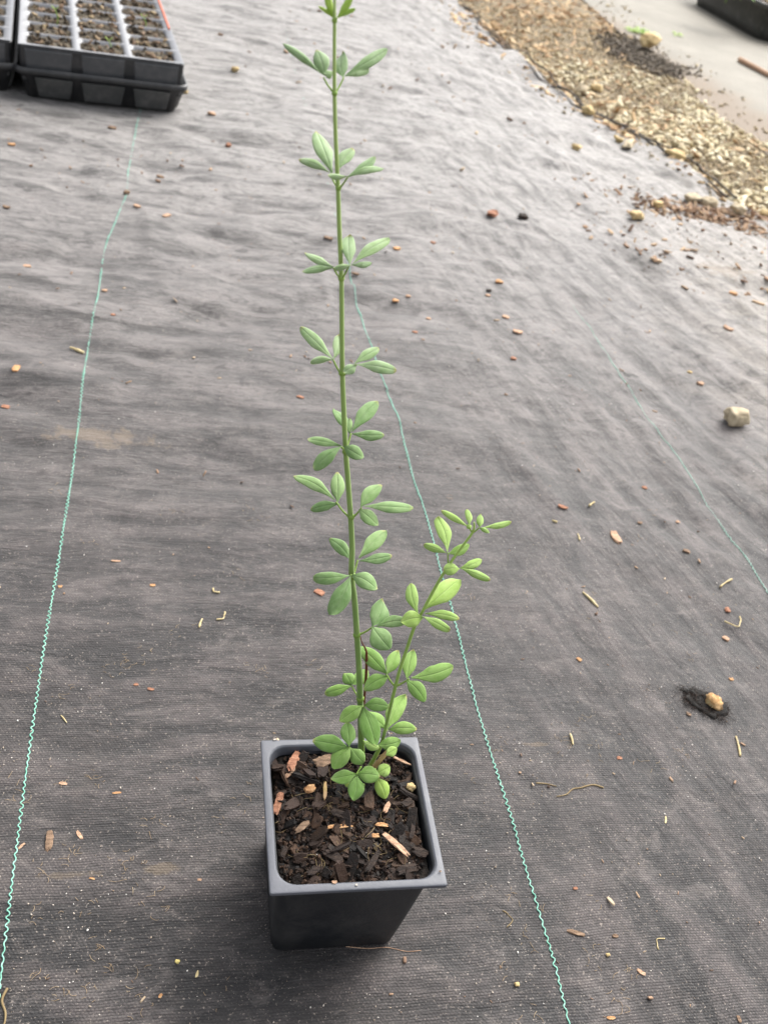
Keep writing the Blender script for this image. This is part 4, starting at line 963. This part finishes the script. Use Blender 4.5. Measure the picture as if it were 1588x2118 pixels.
def leaflet_geo(B, T, wid, nrm, fold_=.18, arch=.10, seed=0, shape=0):
    r = random.Random(seed); ax = T-B; L = np.linalg.norm(ax); ax = ax/L
    nrm = unit(nrm-ax*np.dot(nrm, ax)); sd_ = np.cross(nrm, ax)
    nu, nv = 15, 9; V, UV = [], []
    bend = r.uniform(-.07, .07); twist = r.uniform(-.30, .30)
    for i in range(nu):
        t = i/(nu-1)
        if shape == 0: wv = max(0, math.sin(math.pi*min(1, t*.985)**1.22))**.50*(.32+.68*min(1, t/.45))
        else: wv = max(0, math.sin(math.pi*t**1.06))**.62*(.5+.5*min(1, t/.3))
        if i == 0: wv = .08
        if i == nu-1: wv = .16
        for k in range(nv):
            s = (k/(nv-1))*2-1
            hw = wid/2*wv*(1+.07*mnoise.noise(Vector((t*5+seed*3.3, (s > 0)*9.0, 1)))) 
            z = -fold_*wid*abs(s)**1.6*wv+.055*wid*min(abs(s)/.30, 1)*wv+arch*L*math.sin(math.pi*min(1, t*1.05))*(1 if t < .5 else 1-.2*(t-.5))
            z += .030*wid*math.sin(t*9+s*2+seed)*abs(s)+twist*s*wid*(t-.3)-(.05*L*t*t)
            V.append(B+ax*L*t+sd_*(hw*s+bend*L*math.sin(math.pi*t))+nrm*z); UV.append((t, (s+1)/2))
    th = .00009+wid*.006; n = nu*nv
    V = V+[v-nrm*th for v in V]; UV = UV+UV; F = []
    for i in range(nu-1):
        for k in range(nv-1):
            a, b_, c_, d_ = i*nv+k, i*nv+k+1, (i+1)*nv+k+1, (i+1)*nv+k
            F.append((a, d_, c_, b_)); F.append((a+n, b_+n, c_+n, d_+n))
    for i in range(nu-1):
        for k in (0, nv-1):
            a, b_ = i*nv+k, (i+1)*nv+k; F.append((a, b_, b_+n, a+n) if k else (b_, a, a+n, b_+n))
    return np.array(V), F, UV
SEED = [0]
def leaf(node, junction, blades, mat, d0=0.0, dj=0.0, pr=4.0, base='main'):
    """node / junction in photo pixels; blades: (bx,by,tx,ty,width px[,fold])"""
    N = stemP(node[0], node[1], d0); J = stemP(junction[0], junction[1], d0+dj)
    sc = np.dot(J-CAM, RM[2])/FPX
    mid = (N+J)/2-np.array([0, 0, .06*np.linalg.norm(J-N)])
    pts = [N, mid, J] if np.linalg.norm(J-N) > 1e-4 else [N, N+[0, 0, .0005], N+[0, 0, .001]]
    V, F = tube(spline(pts, 8), pr*sc/2*np.linspace(1.15, .9, 8), 6)
    lf = mesh_obj('leaf', V, F, M['petiole'], None, loc=J); lf.parent = plant; lf.location = J-SB
    for b in blades:
        bx, by, tx, ty, wd = b[:5]; fold_ = b[5] if len(b) > 5 else (.24 if wd < 19 else .13)
        SEED[0] += 1
        toC = unit(CAM-J); a = math.atan2(-(ty-by), tx-bx)
        B = stemP(bx, by, d0+dj)
        n_ = unit(np.array([0, 0, 1.0])*.75+toC*.62) if ty <= by+4 else unit(np.array([0, 0, 1.0])*.55+toC*.85)
        if len(b) > 6: n_ = unit(np.array([0, 0, 1.0])*b[6]+toC)
        T = on_plane(tx, ty, B, n_)
        ml = (math.hypot(tx-bx, ty-by)*sc)
        if np.linalg.norm(T-B) > 1.9*ml: T = B+(T-B)*1.0
        jit = np.array([math.sin(SEED[0]*3.7), math.cos(SEED[0]*2.3), math.sin(SEED[0]*1.9)])*.22
        nn = unit(toC*.75+np.array([0, 0, 1.0])*.45+jit)
        ax = unit(T-B); nn = unit(nn-ax*np.dot(nn, ax)); cs = max(.55, abs(np.dot(nn, toC)))
        arch = (.07 if ty < by+4 else .12)*(.8+.5*((SEED[0]*7) % 5)/5)
        # hold the silhouette: the arch must not push the outline away
        V, F, UV = leaflet_geo(B, T, wd*sc/cs*.98, nn, fold_, arch*.6, SEED[0], 0 if wd/max(math.hypot(tx-bx, ty-by), 1) < .42 else 1)
        # short stalk
        lo_ = mesh_obj('leaflet', V, F, b[7] if len(b) > 7 else mat, None, uv=UV, loc=B); lo_.parent = lf; lo_.location = B-J
        if np.linalg.norm(B-J) > .0004:
            pass
U, MD, LW, SD, TP = M['leaf_up'], M['leaf_mid'], M['leaf_low'], M['leaf_side'], M['leaf_tip']
# top (partly above the picture)
leaf((690, 44), (689, 37), [(689, 37, 659, 12, 8, .2, .1), (690, 34, 678, -16, 17, .15, .1), (690, 37, 676, 17, 10, .2, .1)], TP, 0, .001)
leaf((694, 44), (696, 37), [(696, 38, 729, -12, 15, .15, .1), (698, 37, 734, 17, 9, .2, .1)], TP, 0, -.001)
leaf((693, -20), (690, -30), [(690, -30, 668, -70, 14), (690, -30, 684, -80, 14), (690, -28, 676, -36, 9)], TP)
leaf((693, -20), (697, -30), [(697, -30, 720, -72, 14), (697, -30, 705, -84, 14), (697, -28, 716, -38, 9)], TP)
# second whorl
leaf((689, 190), (669, 160), [(665, 153, 585, 87, 15), (671, 156, 655, 101, 26), (668, 152, 688, 149, 15, .3)], U, 0, .002)
leaf((695, 190), (711, 160), [(709, 160, 707, 107, 24), (714, 156, 803, 98, 21), (712, 158, 764, 142, 15)], U, 0, .003)
leaf((697, 387), (683, 358), [(681, 356, 618, 328, 18), (687, 357, 657, 269, 31), (699, 352, 731, 305, 21)], U, 0, .004)
leaf((703, 388), (719, 366), [(719, 364, 778, 323, 17), (720, 366, 794, 346, 17), (718, 365, 678, 361, 13, .3)], U, -.003, -.004)
leaf((703, 575), (690, 554), [(690, 553, 631, 520, 17), (689, 554, 625, 560, 17)], U, 0, .001)
leaf((709, 574), (722, 549), [(724, 549, 722, 484, 25), (728, 547, 806, 490, 21), (727, 548, 769, 542, 14), (727, 548, 691, 556, 13, .3)], U, -.003, -.003)
leaf((703, 770), (689, 744), [(689, 743, 621, 674, 24), (690, 742, 701, 690, 20), (690, 744, 642, 749, 15)], U, 0, .002)
leaf((711, 776), (737, 754), [(732, 753, 784, 718, 20), (738, 754, 820, 765, 26), (737, 756, 710, 770, 22, .16)], U, -.003, -.003)
leaf((716, 930), (726, 896), [(724, 896, 691, 844, 22), (723, 894, 722, 864, 14), (728, 892, 781, 827, 29), (728, 897, 795, 899, 23)], MD, .003, .005)
leaf((713, 930), (706, 924), [(705, 922, 636, 907, 20), (706, 923, 649, 969, 28), (710, 924, 751, 947, 29)], MD, -.004, -.003)
leaf((720, 1068), (695, 1038), [(691, 1033, 608, 982, 26), (698, 1038, 697, 975, 27), (702, 1042, 643, 1054, 22)], MD, 0, .003)
leaf((731, 1069), (748, 1050), [(746, 1048, 789, 1001, 28), (754, 1047, 855, 1048, 25), (742, 1054, 782, 1086, 30)], MD, 0, -.002)
leaf((731, 1190), (740, 1158), [(724, 1156, 681, 1113, 26), (742, 1154, 798, 1095, 31), (744, 1160, 811, 1148, 22)], MD, .003, .005)
leaf((727, 1194), (726, 1189), [(724, 1190, 648, 1194, 25), (726, 1191, 686, 1271, 37), (728, 1190, 780, 1218, 36)], MD, -.004, -.003)
leaf((742, 1313), (772, 1296), [(771, 1295, 793, 1240, 38), (778, 1296, 842, 1284, 25), (770, 1296, 807, 1341, 45)], MD, 0, -.003)
leaf((740, 1440), (727, 1418), [(728, 1418, 672, 1434, 22), (727, 1417, 713, 1392, 26), (729, 1416, 761, 1385, 28)], LW, .002, .004)
leaf((746, 1464), (750, 1461), [(749, 1460, 703, 1491, 31), (753, 1459, 805, 1461, 29), (751, 1463, 779, 1541, 41)], LW, -.006, -.002)
leaf((745, 1556), (721, 1545), [(718, 1545, 647, 1531, 37), (722, 1543, 718, 1493, 30), (726, 1546, 688, 1588, 36), (728, 1548, 752, 1578, 32)], LW, -.006, -.010)
leaf((747, 1585), (737, 1602), [(736, 1601, 684, 1610, 30), (739, 1602, 786, 1604, 36), (737, 1603, 731, 1655, 34)], LW, -.016, -.004)
leaf((752, 1560), (752, 1532), [(751, 1533, 784, 1547, 20, .25, 1.0, SD), (783, 1541, 829, 1532, 30)], LW, -.010, -.002)
leaf((776, 1590), (780, 1598), [(780, 1600, 806, 1584, 27), (778, 1608, 798, 1651, 30, .2, .5, TP), (798, 1562, 821, 1547, 20)], SD, -.017, -.001)
leaf((752, 1622), (752, 1650), [(748, 1656, 765, 1628, 28), (742, 1654, 760, 1655, 18), (724, 1630, 715, 1612, 12)], TP, -.020, 0)
leaf((770, 1590), (765, 1575), [(760, 1596, 790, 1556, 26), (768, 1590, 768, 1548, 24)], LW, .004, .002)
# side shoot
o6 = -.006
leaf((976, 1101), (970, 1090), [(969, 1090, 912, 1055, 14), (970, 1087, 966, 1052, 13), (973, 1094, 967, 1084, 11)], SD, o6, 0, 3)
leaf((979, 1101), (991, 1091), [(992, 1090, 995, 1063, 14), (998, 1091, 1058, 1078, 13), (991, 1092, 1012, 1102, 10)], SD, o6, -.001, 3)
leaf((927, 1170), (926, 1143), [(925, 1142, 905, 1067, 26), (924, 1144, 876, 1126, 17), (928, 1145, 971, 1126, 21)], SD, o6, .001, 3)
leaf((922, 1178), (949, 1176), [(950, 1176, 917, 1178, 24, .12), (951, 1175, 996, 1156, 19), (952, 1175, 1014, 1199, 17)], SD, o6-.002, -.002, 3)
leaf((869, 1276), (868, 1268), [(864, 1269, 849, 1205, 25), (880, 1259, 951, 1197, 39), (879, 1269, 950, 1279, 20)], SD, o6, .001, 3)
leaf((862, 1284), (871, 1277), [(873, 1274, 931, 1303, 19), (874, 1278, 830, 1286, 36, .10)], SD, o6-.002, -.002, 3)
leaf((817, 1420), (799, 1395), [(799, 1393, 743, 1336, 34), (800, 1394, 823, 1344, 26), (804, 1398, 753, 1426, 31)], LW, o6, .002)
leaf((817, 1420), (846, 1404), [(841, 1403, 853, 1342, 28), (851, 1402, 938, 1378, 36), (840, 1407, 879, 1450, 32)], LW, o6, -.002)
leaf((798, 1512), (802, 1507), [(801, 1507, 841, 1437, 34), (804, 1509, 862, 1508, 27), (798, 1506, 762, 1470, 30)], LW, o6, .001)

# ------------------------------------------------------------------ seed trays
def seed_tray(x0, y0, yaw, ncol, nrow, cw, ch, lab_tray, lab_ins, lab_soil, seedlings, seed):
    """x0,y0: near right corner of the insert; yaw turns it; built in local frame: u to the left is -x"""
    R = rotz(yaw); O = np.array([x0, y0, 0.0])
    Wt, Lt = ncol*cw+.012, nrow*ch+.014
    def W_(P): return (np.asarray(P) @ R.T)+O
    def rr(xa, xb, ya, yb, rad, z, nc=5):
        pts = []
        for cx_, cy_, a0 in ((xb-rad, yb-rad, 0), (xa+rad, yb-rad, 90), (xa+rad, ya+rad, 180), (xb-rad, ya+rad, 270)):
            for k in range(nc):
                a = math.radians(a0+90*k/(nc-1)); pts.append((cx_+rad*math.cos(a), cy_+rad*math.sin(a), z))
        return np.array(pts)
    # carrying tray
    t = empty('carrying_tray', (x0, y0, .004), lab_tray, 'tray', 'shallow black carrying trays')
    h = .050; e = .004; k = .010
    rings = [rr(-Wt+k, -k, k, Lt-k, .010, .003), rr(-Wt-e+.004, e-.004, -e+.004, Lt+e-.004, .013, h-.012), rr(-Wt-e, e, -e, Lt+e, .015, h-.010), rr(-Wt-e-.0035, e+.0035, -e-.0035, Lt+e+.0035, .017, h-.0095),
             rr(-Wt-e-.0042, e+.0042, -e-.0042, Lt+e+.0042, .0175, h-.004), rr(-Wt-e-.003, e+.003, -e-.003, Lt+e+.003, .017, h), rr(-Wt-e-.0005, e+.0005, -e-.0005, Lt+e+.0005, .015, h-.0005), rr(-Wt+k+.003, -k-.003, k+.003, Lt-k-.003, .010, .006)]
    V, F = loft(rings, True, True); mesh_obj('tray_wall', W_(V), F, M['trayshade'], t)
    # wall panels standing proud between grooves whose shade is in the wall colour
    def panel(u0, u1, w0, w1, z0, z1, name, mat, par, yo0, yo1, side=False):
        q = [(u0+w0, yo0, z0), (u1-w0, yo0, z0), (u1-w1, yo1, z1), (u0+w1, yo1, z1)]
        q = q+[(x, y+.006, z) for x, y, z in q]
        if side: q = [(-y, x, z) for x, y, z in q]
        F = [(0, 1, 2, 3), (5, 4, 7, 6), (0, 3, 7, 4), (1, 5, 6, 2), (0, 4, 5, 1), (3, 2, 6, 7)]
        o = mesh_obj(name, W_(q), F, mat, par, smooth=False); bv = o.modifiers.new('b', 'BEVEL'); bv.width = .0018; bv.segments = 2
    for i in range(ncol): panel(-(i+1)*cw-.006+(.010 if i == ncol-1 else 0), -i*cw-.006-(.008 if i == 0 else 0), .011, .006, .005, h-.013, 'wall_panel', M['traylow'], t, k-.004, -e-.0010)
    for j in range(5): panel(j*.1+.014, (j+1)*.1+.014, .010, .006, .005, h-.013, 'wall_panel', M['traylow'], t, k-.004, -e-.0010, True)
    # cell insert
    ins = empty('cell_insert', (x0, y0, .03), lab_ins, 'cell tray', 'black cell inserts')
    zt = .080; Vs, Fs, off = [], [], 0
    def add(V, F):
        nonlocal off
        Vs.append(W_(V)); Fs.extend([tuple(i+off for i in f) for f in F]); off += len(V)
    # outer skirt
    V, F = loft([rr(-Wt+.003, -.003, .003, Lt-.003, .006, .030), rr(-Wt, 0, 0, Lt, .007, zt-.003), rr(-Wt-.001, .001, -.001, Lt+.001, .008, zt-.001), rr(-Wt+.001, -.001, .001, Lt-.001, .007, zt)], False, False); add(V, F)
    mesh_obj('insert_skirt', np.concatenate(Vs), Fs, M['trayshade'], ins); Vs, Fs, off = [], [], 0
    # cells: rounded-square openings in a flat web, walls going down
    for i in range(ncol):
        for j in range(nrow):
            xb = -.006-i*cw; xa = xb-cw; ya = .007+j*ch; yb = ya+ch
            if i == 0: xb2 = -.0005
            else: xb2 = xb
            xa2 = -Wt+.0005 if i == ncol-1 else xa; ya2 = .0005 if j == 0 else ya; yb2 = Lt-.0005 if j == nrow-1 else yb
            gx, gy = .0052, .0022
            o_ = rr(xa2, xb2, ya2, yb2, .0004, zt, 4); i1 = rr(xa+gx, xb-gx, ya+gy, yb-gy, .008, zt-.0004, 4); i2 = rr(xa+gx+.002, xb-gx-.002, ya+gy+.002, yb-gy-.002, .010, zt-.012, 4)
            V, F = loft([o_, i1, i2], False, False); V[:, 2] += .0014; add(V, F)
    mesh_obj('cell_web', np.concatenate(Vs), Fs, M['insert'], ins); Vs, Fs, off = [], [], 0
    V = np.array([(-.012, 0.02, zt+.0006), (-.008, 0.02, zt+.0006), (-.008, Lt-.05, zt+.0006), (-.012, Lt-.05, zt+.0006)])
    for i in range(ncol): panel(-(i+1)*cw-.006+(-.004 if i == ncol-1 else 0), -i*cw-.006+(.004 if i == 0 else 0), .0085, .0065, .046, zt-.0035, 'skirt_panel', M['tray'], ins, .0005, -.0022)
    # compost in the cells
    Vs, Fs, off = [], [], 0; zf = lambda x, y: zt-.0016+.005*vnoise(np.asarray(x)*60, np.asarray(y)*60, seed)+.003*vnoise(np.asarray(x)*190, np.asarray(y)*190, seed+1)
    pts = []
    for i in range(ncol):
        for j in range(nrow):
            xb = -.006-i*cw-.0056; xa = -.006-(i+1)*cw+.0056; ya = .007+j*ch+.0026; yb = .007+(j+1)*ch-.0026
            gx, gy = np.meshgrid(np.linspace(xa, xb, 26), np.linspace(ya, yb, 22), indexing='ij')
            u = (gx-xa)/(xb-xa)*2-1; v = (gy-ya)/(yb-ya)*2-1; dome = (1-u**6)*(1-v**6)
            gz = zf(gx, gy)*1.0-(1-dome)*.0035
            ii = np.arange(gx.size).reshape(gx.shape); add(np.stack([gx, gy, gz], -1).reshape(-1, 3), np.stack([ii[:-1, :-1], ii[1:, :-1], ii[1:, 1:], ii[:-1, 1:]], -1).reshape(-1, 4).tolist())
            q = np.stack([rng.uniform(xa+.004, xb-.004, 60), rng.uniform(ya+.005, yb-.005, 60)], -1); pts.append(q)
    tag(mesh_obj('seed_compost', np.concatenate(Vs), Fs, M['traysoil']), lab_soil, 'compost', kind='stuff')
    pts = np.concatenate(pts); zs = zf(pts[:, 0], pts[:, 1])
    wp = W_(np.stack([pts[:, 0], pts[:, 1], zs], -1)); zd = {(round(float(a), 6), round(float(b), 6)): float(c) for a, b, c in wp}
    scatter('compost_crumbs', wp[:, :2], lambda a, b: zd[(round(float(a), 6), round(float(b), 6))]-.0008, lambda p: .0015+.0045*rng.random()**2, 'chip', M['traybits'], lab_soil.replace('brown', 'loose crumbs on the brown'), 'compost', (.3, .7), (1, 2.2), .4, 0)
    for (u, v, hgt, lab) in seedlings:
        p = W_([u, v, zt-.003]); s = empty('seedling', tuple(p), lab, 'seedling', 'seedlings in the cell trays')
        V, F = tube(spline([p, p+[.002, 0, hgt*.5], p+[-.002, .002, hgt]], 8), .0009, 5); mesh_obj('stalk', V, F, M['petiole'], s)
        for sg in (-1, 1):
            Bq = p+np.array([-.002, .002, hgt]); Tq = Bq+np.array([sg*.006, -.001, .007]); V, F, UV = leaflet_geo(Bq, Tq, .0032, np.array([0, -.3, 1.0]), seed=3+sg); mesh_obj('seed_leaf', V, F, M['leaf_tip'], s, uv=UV)
    return W_
CW, CH = .0785, .0640
WT = seed_tray(-.0960, 1.350, .118, 3, 8, CW, CH, 'black carrying tray under the right-hand cell tray, the left green thread meets it', 'three-column black cell insert with an orange strip on its right side', 'brown seed compost filling the cells of the right-hand cell tray',
    [(-.112, .038, .014, 'small green seedling in the front middle cell of the right-hand tray'), (-.190, .150, .022, 'tall thin yellow-green seedling in the left column of the right-hand tray'), (-.045, .205, .016, 'yellowish seedling in the right column of the right-hand tray')], 201)
LC = on_z(24, 86, .08)
WL = seed_tray(float(LC[0]), float(LC[1]), .118, 3, 8, CW, CH, 'black carrying tray at the left picture edge under the left-hand cell tray', 'black cell insert at the left picture edge beside the other one', 'brown seed compost filling the cells of the left-hand cell tray',
    [(-.040, .120, .010, 'tiny yellow-green seedling in the left-hand tray at the picture edge')], 211)
V = [(-.0055, .20, .0785), (-.0030, .20, .0785), (-.0030, .42, .0785), (-.0055, .42, .0785), (-.0055, .20, .0845), (-.0030, .20, .0845), (-.0030, .42, .0845), (-.0055, .42, .0845)]
tag(mesh_obj('orange_strip', WT(V), [(3, 2, 1, 0), (4, 5, 6, 7), (0, 1, 5, 4), (1, 2, 6, 5), (2, 3, 7, 6), (3, 0, 4, 7)], M['orange_tag'], smooth=False), 'narrow orange-red plastic label strip along the right edge of the cell tray', 'label')

# ------------------------------------------------------------------ dark planter with foliage, upper right
def planter():
    c0 = on_z(1562, 84, -.010); c1 = on_z(1436, 12, -.010); d = unit(c1-c0); Lp = .62; n_ = np.array([d[1], -d[0], 0.0])
    if np.dot(n_, [1, 0, 0]) < 0: n_ = -n_
    root = empty('planter_tray', tuple(c0), 'dark grey-green plastic tray of leafy plants beyond the pale path', 'planter')
    Wp = .40; h = .115
    def ring_(ins, rad, z, nc=6):
        pts = []
        for (u, v, a0) in ((Lp-ins-rad, Wp-ins-rad, 0), (ins+rad, Wp-ins-rad, 90), (ins+rad, ins+rad, 180), (Lp-ins-rad, ins+rad, 270)):
            for k in range(nc):
                a = math.radians(a0+90*k/(nc-1)); q = c0+d*(u+rad*math.cos(a))+n_*(v+rad*math.sin(a)); pts.append((q[0], q[1], -.010+z))
        return np.array(pts)
    V, F = loft([ring_(.02, .05, .001), ring_(.012, .05, .03), ring_(.004, .05, h-.02), ring_(0, .05, h-.018), ring_(-.004, .052, h-.006), ring_(-.001, .05, h), ring_(.008, .045, h), ring_(.014, .045, h-.02), ring_(.02, .045, h-.03)], True, True)
    if np.dot(np.cross(d, n_), [0, 0, 1]) < 0: F = [tuple(reversed(f)) for f in F]
    mesh_obj('planter_wall', V, F, M['planter'], root)
    P = np.array([c0+d*rng.uniform(.05, Lp-.05)+n_*rng.uniform(.03, Wp-.05) for _ in range(500)])
    scatter('planter_compost', P[:, :2], lambda x, y: h-.042, (.01, .03), 'chip', M['traybits'], 'brown bark compost in the tray beyond the path', 'compost', (.4, .8), (1, 2), .4, 0)
    k = 0
    for (u, v, lab) in ((1500, 2, 'bushy green plant at the left in the tray beyond the path'), (1560, -22, 'bushy green plant at the right in the tray beyond the path'), (1475, -50, 'bushy green plant at the back of the tray beyond the path')):
        B = on_z(u, v, h-.03); pr_ = empty('leafy_plant', tuple(B), lab, 'plant', 'plants in the tray beyond the path')
        Vs, Fs, UVs, off = [], [], [], 0
        for i in range(90):
            a = rng.uniform(0, 6.28); el = rng.uniform(.0, 1.1); r0 = rng.uniform(.01, .07); s = B+np.array([math.cos(a)*r0, math.sin(a)*r0, .02+rng.uniform(0, .06)])
            e_ = s+np.array([math.cos(a)*math.cos(el), math.sin(a)*math.cos(el), math.sin(el)-.3])*rng.uniform(.03, .06)
            V_, F_, UV_ = leaflet_geo(s, e_, .014, np.array([0, 0, 1.0])+rng.normal(0, .2, 3), seed=i); Vs.append(V_); UVs += UV_; Fs += [tuple(q+off for q in f) for f in F_]; off += len(V_)
        mesh_obj('foliage', np.concatenate(Vs), Fs, LW, pr_, uv=UVs)
        V_, F_ = tube([B-[0, 0, .005], B+[0, 0, .04], B+[.003, 0, .08]], [.003, .0025, .001], 6); mesh_obj('stalk', V_, F_, M['stem'], pr_)
planter()
